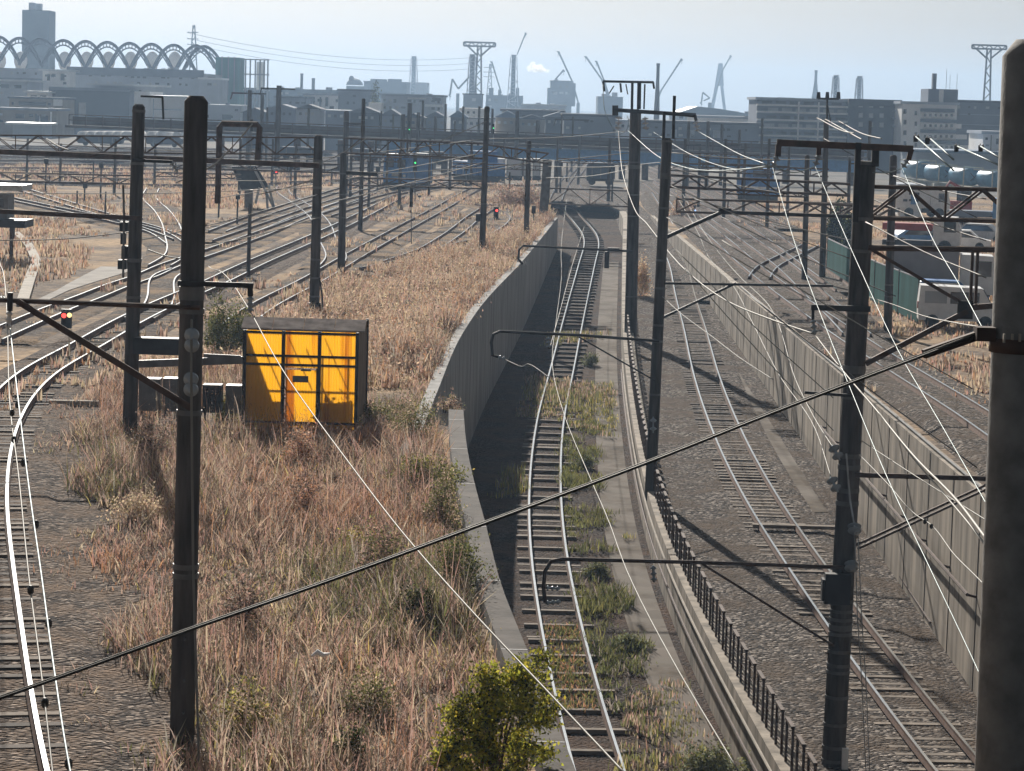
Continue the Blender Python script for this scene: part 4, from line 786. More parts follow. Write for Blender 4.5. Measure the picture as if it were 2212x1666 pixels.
signal('green-lit distant signal over the viaduct railing', (1066, 330), 268, 5, [(1066, 277, 'green')], D=300)
signal('green-lit distant signal left on the viaduct edge', (884, 340), 262, 5, [(884, 280, 'green')], D=300)
signal('red-lit distant signal above the portal frame', (544, 330), 258, 6, [(544, 267, 'red')], D=200)
signal('signal with two lamps among right tracks below the lattice gantry', (1500, 470), 440, 7, [(1502, 455, 'blue')], zf=zyr)
# tilted dark board on a pale frame
bd = thing('equipment_board', tuple(G(560, 450)), 'tilted dark square board on a pale steel frame in the left yard', 'board'); Db = G(560, 450).y
mb = MB(); a, b, c, d = [GD(x, y, Db) for x, y in ((500, 360), (552, 358), (582, 405), (522, 412))]; mb.add([a, b, c, d] + [v + Vector((0, .3, 0)) for v in (a, b, c, d)], [(0, 1, 2, 3), (7, 6, 5, 4), (0, 4, 5, 1), (1, 5, 6, 2), (2, 6, 7, 3), (3, 7, 4, 0)]); mb.build('panel', 'dark_steel', bd)
for p, q in (((548, 362), (592, 450)), ((552, 440), (560, 405)), ((578, 450), (575, 408)), ((592, 448), (580, 400))): mb = MB(); mb.beam(GD(*p, Db - .3), GD(*q, Db - .3), .18); mb.build('strut', 'galvanised', bd)
mb = MB(); mb.px(528, 410, 545, 452, Db + .3, .6); mb.build('cabinet', 'grey_steel', bd)

# ---------------------------------------------------------------- weeds and shrubs
def blades(name, base, hts, wid, cols, lean=.35, bend=.4, mname='foliage', sz=None):
    """many narrow bent blades in one mesh; every blade carries the plant's own tint"""
    n = len(base); ang = RNG.uniform(0, 2 * np.pi, n); wx, wy = np.cos(ang) * wid / 2, np.sin(ang) * wid / 2
    la = RNG.uniform(0, 2 * np.pi, n); L = RNG.random(n) * lean * hts; dx, dy = np.cos(la) * L, np.sin(la) * L
    v = np.zeros((n, 5, 3)); mid = base + np.stack([dx * bend, dy * bend, hts * .55], 1); tip = base + np.stack([dx, dy, hts], 1)
    wv = np.stack([wx, wy, 0 * wx], 1); v[:, 0] = base - wv; v[:, 1] = base + wv; v[:, 2] = mid - wv * .9; v[:, 3] = mid + wv * .9; v[:, 4] = tip
    idx = np.array([[0, 1, 3], [0, 3, 2], [2, 3, 4]]); f = (np.arange(n)[:, None, None] * 5 + idx[None]).reshape(-1, 3)
    return tri_mesh(name, v.reshape(-1, 3), f, np.repeat(cols, 5, 0), mname)
def tri_mesh(name, v, f, cols, mname):
    me = bpy.data.meshes.new(name); me.vertices.add(len(v)); me.vertices.foreach_set('co', v.astype(np.float32).ravel())
    me.loops.add(f.size); me.loops.foreach_set('vertex_index', f.astype(np.int32).ravel())
    me.polygons.add(len(f)); me.polygons.foreach_set('loop_start', np.arange(0, f.size, 3, dtype=np.int32)); me.polygons.foreach_set('loop_total', np.full(len(f), 3, np.int32))
    ca = me.color_attributes.new('tint', 'FLOAT_COLOR', 'POINT'); ca.data.foreach_set('color', np.c_[cols, np.ones(len(cols))].astype(np.float32).ravel())
    me.materials.append(MATS[mname]); me.update(); me.validate()
    ob = bpy.data.objects.new(name, me); COL.objects.link(ob); ORG[ob.name] = (0, 0, 0); return ob
_ph = RNG.uniform(0, 6.28, (8, 2)); _fr = RNG.uniform(.15, .9, (8, 2)) * np.where(RNG.random((8, 2)) > .5, 1, -1)
def patchn(x, y, s=1.0, seed=0):
    r = 0
    for i in range(8): r = r + np.sin(x * s * _fr[i, 0] + y * s * _fr[i, 1] * .6 + _ph[i, 0] + seed * 1.7 * (i + 1))
    return r / 8 * 1.6
PAL = {'tan': (.58, .45, .34), 'straw': (.68, .54, .37), 'red': (.48, .31, .25), 'grey': (.40, .34, .29), 'dark': (.14, .11, .085), 'green': (.20, .20, .08), 'yellow': (.50, .42, .14), 'rust': (.52, .29, .17), 'olive_': (.24, .23, .08), 'deep_': (.075, .085, .03)}
def palcols(names, w, n, jit=.28):
    idx = RNG.choice(len(names), n, p=np.array(w) / sum(w)); c = np.array([PAL[names[i]] for i in idx])
    return np.clip(c * RNG.uniform(1 - jit, 1 + jit, (n, 1)) * RNG.uniform(.93, 1.07, (n, 3)), 0, 1)
def l1x(D): return float(np.interp(D, L1D, L1X))
_l1 = np.array([G(x, y) for x, y in l1]); L1D, L1X = _l1[::-1][:, 1][np.argsort(_l1[::-1][:, 1])], _l1[::-1][:, 0][np.argsort(_l1[::-1][:, 1])]
def field(D0, D1, dens, nb, h0, h1, wid, xl, xr, names_w, keep=None, wj=.5):
    pts = []
    for D in np.arange(D0, D1, 1.0):
        a, b = xl(D), xr(D)
        if b <= a: continue
        m = RNG.poisson((b - a) * dens)
        if m: pts.append(np.stack([RNG.uniform(a, b, m), RNG.uniform(D, D + 1, m)], 1))
    P = np.concatenate(pts)
    if keep is not None: P = P[keep(P[:, 0], P[:, 1])]
    n = len(P); hc = RNG.uniform(h0, h1, n) * np.clip(1 + .7 * patchn(P[:, 0], P[:, 1], 1.0, 3), .35, 1.9); kind = patchn(P[:, 0], P[:, 1], .9, 1) + RNG.normal(0, .35, n)
    base = np.repeat(P, nb, 0) + RNG.normal(0, .13, (n * nb, 2)); h = np.repeat(hc, nb) * RNG.uniform(.45, 1.1, n * nb); kk = np.repeat(kind, nb)
    sets = names_w; cols = np.zeros((n * nb, 3)); edges = [-.45, .15, .6]; b = np.digitize(kk, edges)
    for i in range(4):
        s_ = b == i; cols[s_] = palcols(*sets[i], int(s_.sum()))
    return np.c_[base, np.zeros(n * nb)], np.maximum(h, .08), wid * RNG.uniform(1 - wj, 1 + wj, n * nb), cols
SETS = [(['red', 'tan', 'dark', 'rust'], [5, 2, 3.5, 4]), (['red', 'grey', 'dark', 'tan'], [4, 2, 4.5, 3]), (['tan', 'straw', 'red', 'yellow', 'dark'], [3, 2, 3, .8, 2]), (['grey', 'dark', 'green', 'red'], [2, 3, 3, 2])]
SETF = [(['straw', 'tan', 'red', 'dark'], [2, 4, 2, 1])] * 2 + [(['tan', 'grey', 'rust'], [4, 2, 3]), (['tan', 'red', 'dark'], [4, 3, 2])]
in_shed = lambda x, y: ~((x > xl - .2) & (x < xr + .2) & (y > DS - .3) & (y < DS + 3))
off_pole = lambda x, y: (np.hypot(x - POLES['A'][1].x, y - POLES['A'][1].y) > .5)
near = field(31, 84, 13, 15, .22, .66, .020, lambda D: max(-.21 * D - 1, l1x(D) + 2.4 + .5 * math.sin(D * .7)), lambda D: (LWN(D) - .75 if D < D_JOIN else LW(D) - .45), SETS, lambda x, y: in_shed(x, y) & off_pole(x, y) & (patchn(x, y, .8, 5) > -.55 - 0.4 * (x > -3)))
nb_ = near[0]; sel = RNG.choice(len(nb_), min(len(nb_), 110000)); fb = nb_[sel] + np.c_[RNG.normal(0, .16, (len(sel), 2)), np.zeros(len(sel))]; fh = near[1][sel] * RNG.uniform(.35, 1.15, len(sel)); fb[:, 2] = fh
def flecks(name, P, size, cols):
    n = len(P); a = RNG.normal(0, 1, (n, 3)); a /= np.linalg.norm(a, axis=1)[:, None]; c = np.cross(a, RNG.normal(0, 1, (n, 3))); c /= np.linalg.norm(c, axis=1)[:, None]; L = size[:, None]
    v = np.stack([P, P + a * L * .5 + c * L * .22, P + a * L, P + a * L * .5 - c * L * .22], 1).reshape(-1, 3); f = (np.arange(n)[:, None, None] * 4 + np.array([[0, 1, 2], [0, 2, 3]])[None]).reshape(-1, 3)
    return tri_mesh(name, v, f, np.repeat(cols, 4, 0), 'foliage')
o = flecks('weed_heads', fb, RNG.uniform(.02, .05, len(sel)), np.clip(near[3][sel] * RNG.uniform(.55, 1.25, (len(sel), 1)), 0, 1)); tag(o, 'dry seed heads and leaves tangled over the near weed bank', 'weeds', kind='stuff')
o = blades('dead_weeds', near[0], near[1], near[2], near[3], lean=.95); tag(o, 'dense dead weeds and brown stalks covering the bank left of the trench', 'weeds', kind='stuff')
def bank_l(D): 
    return float(np.interp(D, [84, 100, 125, 150, 175, 200, 235], [l1x(84) + 2.2, -9.2, -8.0, -4.6, -.8, 1.6, 3.2]))
mid = field(84, 212, 7, 16, .4, 1.0, .035, bank_l, lambda D: LW(D) - .4, SETF)
selr = RNG.choice(len(mid[0]), min(len(mid[0]), 70000)); fbr = mid[0][selr] + np.c_[RNG.normal(0, .2, (len(selr), 2)), mid[1][selr] * RNG.uniform(.5, 1.1, len(selr))]
st = field(33, 80, 1.6, 7, .7, 1.35, .018, lambda D: max(-.21 * D - 1, l1x(D) + 2.6), lambda D: LWN(D) - .8 if D < D_JOIN else LW(D) - .5, [(['red', 'rust', 'dark'], [4, 2, 2]), (['dark', 'red', 'grey'], [3, 3, 1]), (['tan', 'red'], [2, 2]), (['dark', 'green', 'grey'], [2, 2, 1])], lambda x, y: in_shed(x, y) & off_pole(x, y) & (patchn(x, y, 1.4, 11) > .1))
sel = np.arange(len(st[0])).repeat(14); fb = st[0][sel] + np.c_[RNG.normal(0, .10, (len(sel), 2)), st[1][sel] * RNG.uniform(.45, 1.05, len(sel))]
o = flecks('stalk_heads', fb, RNG.uniform(.015, .045, len(sel)), np.clip(st[3][sel] * RNG.uniform(.6, 1.25, (len(sel), 1)), 0, 1)); tag(o, 'feathery seed heads on tall dry stalks across the near bank', 'weeds', kind='stuff')
o = blades('dry_stalks', st[0], st[1], st[2], st[3], lean=.3); tag(o, 'tall thin reddish stalks standing above the near weeds', 'weeds', kind='stuff')
sp = field(31, 78, 5, 9, .08, .35, .018, lambda D: l1x(D) + 1.0, lambda D: l1x(D) + 4.6, SETS, lambda x, y: off_pole(x, y) & (patchn(x, y, 1.1, 13) > -.1))
o = blades('sparse_weeds', sp[0], sp[1], sp[2], sp[3], lean=1.0); tag(o, 'sparse low weeds on the brown gravel beside the nearest curving track', 'weeds', kind='stuff')
und = field(38, 79, 16, 12, .15, .6, .03, lambda D: LWN(D) - 2.6 - .8 * math.sin(D), lambda D: LWN(D) - .55, [(['green', 'olive_', 'dark'], [3, 3, 2])] * 2 + [(['green', 'dark', 'grey'], [3, 2, 1])] * 2, lambda x, y: patchn(x, y, 1.3, 7) > .2)
o = flecks('undergrowth', np.c_[und[0][:, :2] + RNG.normal(0, .12, (len(und[0]), 2)), und[1] * RNG.uniform(.3, 1.1, len(und[1]))], RNG.uniform(.02, .05, len(und[0])), und[3] * .8); tag(o, 'low green leafy undergrowth along the near trench wall', 'undergrowth', kind='stuff')
o = flecks('reed_plumes', fbr, RNG.uniform(.06, .16, len(selr)), np.clip(mid[3][selr] * RNG.uniform(.65, 1.25, (len(selr), 1)), 0, 1)); tag(o, 'fluffy tan reed plumes on the bank behind the yellow shed', 'weeds', kind='stuff')
o = blades('dead_weeds', mid[0], mid[1], mid[2], mid[3], lean=.6); tag(o, 'tan dry reeds behind the yellow shed up to the trench wall end', 'weeds', kind='stuff')
# loose dry tufts of the yard, away from the rails
allrails = np.array([p for o_ in COL.objects if o_.name.startswith('ballast_bed') for p in [tuple(v.co) for v in o_.data.vertices][::12]])
cell = {}
for p in allrails: cell.setdefault((int(p[0] // 4), int(p[1] // 4)), []).append(p[:2])
def clear(x, y, r=2.4):
    out = np.ones(len(x), bool)
    for i in range(len(x)):
        cx, cy = int(x[i] // 4), int(y[i] // 4)
        for a in (-1, 0, 1):
            for b in (-1, 0, 1):
                for q in cell.get((cx + a, cy + b), ()):
                    if abs(q[0] - x[i]) < r and abs(q[1] - y[i]) < r: out[i] = False
    return out
yd = field(62, 320, 1.7, 10, .15, .5, .06, lambda D: -.2 * D - 2, lambda D: min(bank_l(D) if D < 235 else 5, LW(D) - .5), SETF, lambda x, y: clear(x, y, 1.75) & (patchn(x, y, .3, 2) > -.3))
o = blades('dry_grass', yd[0], yd[1], yd[2], yd[3]); tag(o, 'scattered dry straw-coloured grass between the yard tracks', 'grass', kind='stuff')
yr = field(60, 300, 2.2, 10, .12, .45, .05, lambda D: RWX + .5, lambda D: .2 * D + 3, SETF, lambda x, y: clear(x, y, 2.6) & (patchn(x, y, .4, 4) > -.1)); yr[0][:, 2] = -.3
o = blades('dry_grass', yr[0], yr[1], yr[2], yr[3]); tag(o, 'dry pale grass on the ground right of the stained wall', 'grass', kind='stuff')
# weeds growing between and beside the sunken rails
mx_ = lambda D: float(np.interp(D, P_MID[:, 1], P_MID[:, 0]))
gn = field(52, 150, 7, 12, .08, .38, .03, lambda D: LW(D) + 1.6, lambda D: CW(D) - .5, [(['green', 'yellow', 'grey'], [4, 2, 1])] * 2 + [(['green', 'red', 'tan'], [3, 2, 2])] * 2, lambda x, y: (patchn(x, y, .55, 6) > .12))
gn[0][:, 2] = [zm(d) + .08 for d in gn[0][:, 1]]
g2 = field(66, 116, 15, 11, .10, .42, .03, lambda D: mx_(D) + .62, lambda D: min(mx_(D) + 1.7 + .7 * math.sin(D * .9) + .4 * math.sin(D * 2.7), CW(D) - .5), [(['green', 'deep_', 'olive_'], [4, 2, 3])] * 2 + [(['green', 'deep_', 'grey'], [3, 2, 1])] * 2, lambda x, y: (patchn(x, y, 1.6, 9) + RNG.normal(0, .25, len(x)) > -.1))
g3 = field(66, 76, 18, 10, .06, .2, .03, lambda D: mx_(D) - .5, lambda D: mx_(D) + .5, [(['green', 'rust', 'olive_', 'deep_'], [3, 3, 3, 2])] * 4)
g2 = tuple(np.concatenate([a, b]) for a, b in zip(g2, g3)); g2[0][:, 2] = [zm(d) + .05 for d in g2[0][:, 1]]
o = blades('track_weeds', g2[0], g2[1], g2[2], g2[3], lean=.9); tag(o, 'thick green weeds spilling over the right rail of the sunken track', 'weeds', kind='stuff')
o = blades('track_weeds', gn[0], gn[1], gn[2], gn[3]); tag(o, 'green and brown weeds growing along the sunken track', 'weeds', kind='stuff')

def shrub(label, base, rx, ry, rz, n, leaf, names, w, zlev=0.0, ncl=26, name='shrub', D=None, stems=5, lobes=None):
    b = Vector(base); r = thing(name, tuple(b), label, 'shrub')
    cl = RNG.normal(0, 1, (ncl, 3)); cl /= np.linalg.norm(cl, axis=1)[:, None]; cl *= RNG.uniform(.35, 1.0, (ncl, 1)); cl[:, 2] = np.abs(cl[:, 2]) * 1.0 + cl[:, 2] * .0
    cl = cl * np.array([rx, ry, rz * .92]) + np.array([0, 0, rz * .08]); sc = np.array([rx, ry, rz]) * .16
    if lobes: L_ = [lobes[i % len(lobes)] for i in range(ncl)]; dv = RNG.normal(0, 1, (ncl, 3)); dv /= np.linalg.norm(dv, axis=1)[:, None]; cl = np.array([(l_[0], 0, l_[1]) for l_ in L_]) + dv * np.array([[l_[2]] for l_ in L_]); sc = np.array([.09, .09, .075])
    wts = RNG.uniform(.4, 1.4, ncl); ci = RNG.choice(ncl, n, p=wts / wts.sum()); P = cl[ci] + RNG.normal(0, 1, (n, 3)) * sc; P[:, 2] = np.maximum(P[:, 2], .03)
    a = RNG.normal(0, 1, (n, 3)); a /= np.linalg.norm(a, axis=1)[:, None]; c = np.cross(a, RNG.normal(0, 1, (n, 3))); c /= np.linalg.norm(c, axis=1)[:, None]
    L = leaf * RNG.uniform(.5, 1.3, (n, 1)); v = np.stack([P, P + a * L * .5 + c * L * .28, P + a * L, P + a * L * .5 - c * L * .28], 1).reshape(-1, 3)
    f = (np.arange(n)[:, None, None] * 4 + np.array([[0, 1, 2], [0, 2, 3]])[None]).reshape(-1, 3); cols = np.repeat(np.clip(palcols(names, w, n, .35) * RNG.uniform(.55, 1.3, ncl)[ci][:, None], 0, 1), 4, 0)
    o = tri_mesh('foliage', v, f, cols, 'foliage'); o.parent = r; ORG[o.name] = tuple(b)
    for i in range(stems):
        q = cl[int(RNG.integers(ncl))] * .85; mb = MB(); mb.path([b + Vector((RNG.normal(0, .04), RNG.normal(0, .04), -.1)), b + Vector(q * .5) + Vector((0, 0, .1)), b + Vector(q)], [.022, .015, .006], 5); mb.build('stem', 'rusty_steel', r)
    return r
PAL['leaf'] = (.24, .25, .04); PAL['lime'] = (.47, .45, .06); PAL['deep'] = (.045, .06, .022); PAL['olive'] = (.20, .20, .075); PAL['sage'] = (.26, .28, .19); PAL['gold'] = (.56, .46, .07)
kb = G(1040, 1715); shrub('big glossy yellow-green shrub leaning over the near trench wall at bottom centre', (kb.x + .15, kb.y + .1, 0), .78, .7, 1.75, 17000, .062, ['leaf', 'lime', 'deep', 'gold'], [4, 4, 2, 2], ncl=80, stems=11, lobes=[(.38, 1.72, .24), (.2, 1.3, .38), (-.05, 1.0, .42), (-.33, 1.08, .26), (-.5, .62, .32), (.3, .7, .45), (-.15, .4, .5), (.5, 1.15, .26), (.1, .75, .5), (-.4, .35, .4), (.35, .3, .5), (0, 1.35, .3)])
for lab, px, rx, rz, n, lf, nm, w in [
 ('dark green bush between the thickest pole and the yellow shed', (490, 765), 1.0, 2.0, 6500, .09, ['olive', 'deep', 'green'], [4, 3, 2]),
 ('pale green low bush at the foot of the yellow shed left side', (487, 905), .5, .75, 2200, .07, ['sage', 'olive', 'yellow'], [3, 3, 1]),
 ('spreading olive shrub right beside the near trench wall top', (925, 1062), .85, .85, 5200, .07, ['olive', 'green', 'leaf', 'yellow'], [4, 2, 2, 1]),
 ('small olive shrub by the right corner of the yellow shed', (815, 905), .6, .55, 1800, .07, ['olive', 'tan', 'green'], [3, 2, 2]),
 ('feathery tan and olive shrub right of the yellow shed front', (745, 925), .45, .45, 1300, .07, ['olive', 'tan', 'yellow'], [3, 3, 1]),
 ('dark thicket of evergreen leaves in the weeds left of the wall', (905, 1350), .42, .6, 2200, .07, ['deep', 'green', 'grey'], [4, 2, 1]),
 ('yellow-leaved weed clump in the middle of the bank', (770, 1190), .45, .5, 900, .06, ['yellow', 'gold', 'tan'], [3, 2, 2]),
 ('dark conifer-like seedling near bottom centre-left', (755, 1655), .28, .6, 1500, .06, ['deep', 'olive'], [3, 2]),
 ('twiggy brown bush on the wall rim above the trench', (965, 885), .4, .5, 900, .06, ['tan', 'red', 'olive'], [3, 2, 1]),
 ('olive seedling shrub in the weeds right of the thickest pole base', (800, 1560), .4, .7, 1500, .06, ['olive', 'green', 'tan'], [3, 2, 2])]:
    b = G(*px); shrub(lab, (b.x, b.y, 0), rx, rx, rz, n, lf, nm, w)
for lab, px, rx, rz, n, nm, w in [
 ('low olive bush beside the near wall, one third down from its far end', (955, 1135), .5, .5, 1800, ['olive', 'green', 'tan'], [4, 2, 2]),
 ('dark green bush hugging the near wall above the big yellow-green shrub', (985, 1290), .55, .55, 2200, ['deep', 'olive', 'green'], [2, 4, 2]),
 ('rusty brown bramble mound in the middle of the near bank', (640, 1120), .55, .5, 1700, ['rust', 'red', 'dark'], [3, 3, 2]),
 ('grey-brown bramble mound right of the second thick pole', (330, 1010), .6, .6, 1800, ['grey', 'red', 'dark'], [3, 2, 2]),
 ('pale straw tussock left of the thickest pole', (300, 1130), .6, .35, 1500, ['straw', 'tan'], [3, 2]),
 ('dark twiggy clump low on the bank right of the guy wire', (520, 1370), .45, .5, 1400, ['dark', 'red', 'grey'], [3, 2, 1]),
 ('yellowing bramble clump near bottom left of the bank', (540, 1600), .4, .4, 1200, ['yellow', 'olive', 'tan'], [2, 2, 2]),
 ('rust-coloured weed mound just below the yellow shed door', (650, 1010), .5, .45, 1500, ['rust', 'tan', 'red'], [3, 2, 2]),
 ('olive bramble spreading between the shed and the near wall corner', (880, 960), .7, .6, 2400, ['olive', 'tan', 'green'], [4, 2, 2]),
 ('brown bramble mound under the dark cable, right half of the bank', (820, 1260), .5, .5, 1600, ['dark', 'olive', 'red'], [2, 2, 2])]:
    b = G(*px); shrub(lab, (b.x, b.y, 0), rx * 1.15, rx, rz * 2.1, int(n * 1.7), .06, nm, w, name='bramble', stems=8)
for lab, px, rx, rz, n in [('grey-green shrub growing at the foot of the dividing wall, bottom right of centre', (1540, 1690), .75, 1.0, 4200), ('smaller grey-green shrub nearer the railing at bottom right of centre', (1635, 1700), .5, .8, 2600), ('pale weed clump on the concrete walkway beside the dividing wall', (1365, 1400), .5, .4, 1200), ('green weed mound beside the sunken rail under the bracket arm', (1290, 1245), .55, .45, 2000), ('green weed mound farther along beside the sunken rail', (1262, 1010), .5, .45, 1800), ('dry green tuft by the sunken track under the middle bracket arm', (1275, 790), .5, .6, 1500)]:
    b = GF(*px, zm); shrub(lab, (b.x, b.y, b.z), rx, rx, rz, n, .08, ['sage', 'olive', 'green', 'deep'], [3, 2, 2, 1])
b = Vector((xr - .75, DS + .9, 0)); shrub('bush growing inside the right end of the yellow shed, seen as a shadow', (b.x, b.y, 0), .55, .5, 1.5, 700, .14, ['olive', 'deep'], [1, 1])
b = GF(1385, 640, zr); shrub('golden dry bush between the twin centre poles', (b.x, b.y, b.z), .75, .75, 2.3, 2600, .12, ['straw', 'tan', 'rust'], [3, 3, 2])
b = GF(1470, 470, zyr); shrub('brown dry bush behind the nearer twin centre pole', (b.x, b.y, b.z), 1.0, 1.0, 2.0, 1600, .16, ['tan', 'rust', 'grey'], [3, 2, 2])
b = G(1105, 448); shrub('wide reddish-brown thicket behind the lone centre pole', (b.x, b.y, 0), 3.4, 2.0, 2.0, 6000, .16, ['red', 'grey', 'tan'], [4, 3, 2], ncl=40)
# litter
for lab, px, c in (('white plastic scrap caught in the weeds below the yellow shed', (690, 1418), 'paint_white'), ('small red scrap of litter under the big yellow-green shrub', (1058, 1650), 'paint_red')):
    p = G(*px, .4); mb = MB(); mb.path([p + Vector((-.12, 0, 0)), p + Vector((-.03, .02, .06)), p + Vector((.06, 0, .02)), p + Vector((.16, .03, .04))], [.02, .05, .04, .015], 6); tag(mb.build('litter', c, org=tuple(p)), lab, 'litter')
p = G(418, 1290); 
# ---------------------------------------------------------------- viaduct
mat('wall_grey', (0.18, 0.215, 0.285), .85, var=.12, scale=.2); mat('wall_pale', (0.93, 0.93, 0.93), .8, var=.1, scale=.2); mat('wall_mid', (0.42, 0.475, 0.56), .85, var=.12, scale=.2)  # wall_grey and wall_mid have the blue of distance haze mixed into their colour
mat('wall_dark', (0.08, 0.098, 0.135), .85, var=.15, scale=.2); mat('wall_beige', (0.30, 0.26, 0.22), .85, var=.15, scale=.3); mat('roof_bright', (0.62, 0.66, 0.70), .35, .3, var=.1); mat('roof_blue', (0.16, 0.24, 0.36), .5, var=.1); mat('net_teal', (0.07, 0.21, 0.23), .8, var=.25, scale=.3, stretch=(3, 1, .2)); mat('stack_blue', (0.08, 0.115, 0.18), .7, var=.1); mat('window_dark', (0.06, 0.07, 0.09), .3, var=.2, scale=.5, spec=.5); mat('window_pale', (0.42, 0.45, 0.48), .3, var=.2, scale=.5, spec=.5)  # wall_dark is likewise tinted blue to suggest distance haze
va = thing('viaduct', tuple(GD(1100, 330, 325)), 'long viaduct with blue girder and brown railed deck crossing behind the yard', 'viaduct')
p, q = GD(150, 277, 348), GD(1872, 348, 322)
mb = MB(); mb.beam(p.lerp(q, .42) + Vector((0, 0, -.75)), q + Vector((0, 0, -.75)), .5, 1.35); mb.build('girder', 'girder_blue', va)
mb = MB(); mb.beam(p + Vector((0, 1.5, .25)), q + Vector((0, 1.5, .25)), 4.2, .35); mb.build('deck', 'deck_brown', va)
mb = MB(); mb.beam(p + Vector((0, 2.6, .95)), q + Vector((0, 2.6, .95)), .2, 1.1); mb.build('parapet', 'deck_brown', va)
for h in (1.05, 1.75): mb = MB(); mb.beam(p + Vector((0, -.35, h)), q + Vector((0, -.35, h)), .1, .12); mb.build('handrail', 'rusty_steel', va)
N = 44
for i in range(N + 1): a = p.lerp(q, i / N); mb = MB(); mb.box((a.x, a.y - .35, a.z + 1.1), (.12, .12, 1.4)); mb.build('railing_post', 'rusty_steel', va)
for x in (300, 475, 640, 735, 800, 888, 960, 1068, 1135, 1205, 1285, 1345, 1395, 1430, 1520, 1700, 1840): 
    a = GD(x, 340, 332); f = (a.x - p.x) / (q.x - p.x); zt_ = p.z + (q.z - p.z) * f - (1.45 if f > .42 else .1); mb = MB(); mb.box((a.x, 333, zt_ / 2 - .1), (.8, .8, zt_ + .4)); mb.build('pier', 'rusty_steel', va)
# ---------------------------------------------------------------- buildings, far structures
def bld(label, x0, yt, x1, yb, D, depth=20, m='wall_grey', roof=None, name='building', cat='building', group=None, roof_t=.4, over=0.0, w_auto=True):
    k = S(D); c = GD((x0 + x1) / 2, yt, D); w = (x1 - x0) * k; r = thing(name, (c.x, D, 0), label, cat, group)
    z0 = -.5; mb = MB(); mb.box((c.x, D + depth / 2, (c.z + z0) / 2), (w, depth, c.z - z0)); mb.build('wall', m, r)
    if roof: mb = MB(); mb.box((c.x, D + depth / 2 - over / 2, c.z + roof_t / 2 + .002), (w + .6 + over, depth + .6 + over, roof_t)); mb.build('roof', roof, r)
    r['D'] = D
    if w_auto and x1 - x0 > 36 and yb - yt > 30:
        rr = random.Random(int(x0 * 7 + yt)); n = int((x1 - x0) / 13); hv = min(60, GD(0, yt, D).z / S(D))
        for j in range(2):
            for i in range(n):
                if rr.random() < .55: xa = x0 + 5 + i * 13; ya = yt + 8 + j * 15 + (xa - x0) * .028 - (x1 - x0) * .014; wm = MB(); wm.px(xa, ya, xa + rr.choice((5, 7, 9)), ya + rr.choice((4, 5, 6)), D - .12, .2); wm.build('window', rr.choice(('window_dark', 'window_dark', 'window_pale')), r)
        for i in range(max(1, int((x1 - x0) / 45))): xa = rr.uniform(x0 + 4, x1 - 16); um = MB(); um.px(xa, yt - rr.uniform(3, 6), xa + rr.uniform(6, 14), yt + 4, D + 4, 3); um.build('roof_unit', rr.choice(('wall_mid', 'wall_grey', 'wall_pale')), r)
    return r
def on(r, name, m, rects, out=.12, depth=.2):
    D = r['D']
    for (x0, y0, x1, y1) in rects: mb = MB(); mb.px(x0, y0, x1, y1, D - out, depth); mb.build(name, m, r)
def grid(x0, y0, nx, ny, dx, dy, w, h, sk=.028): return [(x0 + i * dx - j * dy * sk * 0, y0 + j * dy + i * dx * sk, x0 + i * dx + w, y0 + j * dy + i * dx * sk + h) for i in range(nx) for j in range(ny)]
r = bld('tall dark slab tower rising highest at the far left', 48, 22, 106, 300, 1000, 14, 'wall_dark', w_auto=False); on(r, 'chimney', 'wall_mid', [(62, 6, 73, 22), (77, 8, 88, 22)], -4, 4); on(r, 'stair_strip', 'wall_dark', [(69, 26, 79, 150)], .1, .4)
r = bld('long grey hall stretching under the row of arches at far left', -60, 152, 440, 300, 640, 40, 'wall_mid'); on(r, 'parapet', 'wall_grey', [(144, 148, 440, 165)], .6, .8); on(r, 'base_band', 'wall_grey', [(-60, 168, 90, 172)], .6, .5)
r = bld('small pale penthouse block in front of the long grey hall', 92, 154, 145, 250, 610, 12, 'wall_pale', 'roof_bright', over=1.0); on(r, 'window', 'window_dark', [(102, 160, 108, 174), (112, 160, 120, 166), (131, 160, 139, 174)])
r = bld('wide dark shed with thin bright roof edge at left', 106, 194, 280, 300, 560, 30, 'wall_dark', w_auto=False); on(r, 'door', 'window_pale', [(170, 222, 185, 256)]); on(r, 'fascia', 'wall_grey', [(106, 190, 280, 196)], .3, .5)
r = bld('bright flat canopy roof block right of the wide dark shed', 204, 186, 330, 300, 575, 20, 'wall_mid', 'roof_bright', over=2)
r = bld('narrow pale block between the dark shed and the second thick pole', 290, 198, 324, 300, 545, 20, 'wall_pale')
r = bld('pale warehouse front between the two thick left poles', 325, 211, 400, 300, 540, 25, 'wall_pale', 'roof_bright', over=1, w_auto=False); on(r, 'door_line', 'wall_mid', [(330, 236, 392, 238), (330, 214, 332, 280)])
r = bld('low house with pale blue roof at the left edge', -20, 176, 58, 300, 590, 20, 'wall_mid', 'roof_bright', over=1); on(r, 'window', 'window_dark', [(2, 182, 20, 190), (30, 184, 46, 191)])
r = bld('small house with bright roof below the penthouse block', 59, 201, 104, 300, 555, 14, 'wall_pale', 'roof_bright', over=.8); on(r, 'window', 'window_dark', [(66, 206, 80, 211), (86, 206, 100, 211)])
r = bld('beige row of low houses at far left', 20, 214, 136, 300, 535, 14, 'wall_beige', 'wall_dark'); on(r, 'window', 'window_dark', [(40, 220, 100, 228)]); on(r, 'sign_box', 'wall_pale', [(115, 215, 134, 229)], .6, .6)
r = bld('brownish workshop at the left edge behind the far sidings', -20, 238, 122, 300, 515, 14, 'wall_beige', 'wall_grey'); on(r, 'window', 'window_dark', [(34, 246, 52, 256), (76, 250, 104, 266)]); on(r, 'corner_post', 'wall_pale', [(108, 242, 112, 286), (84, 250, 87, 286)])
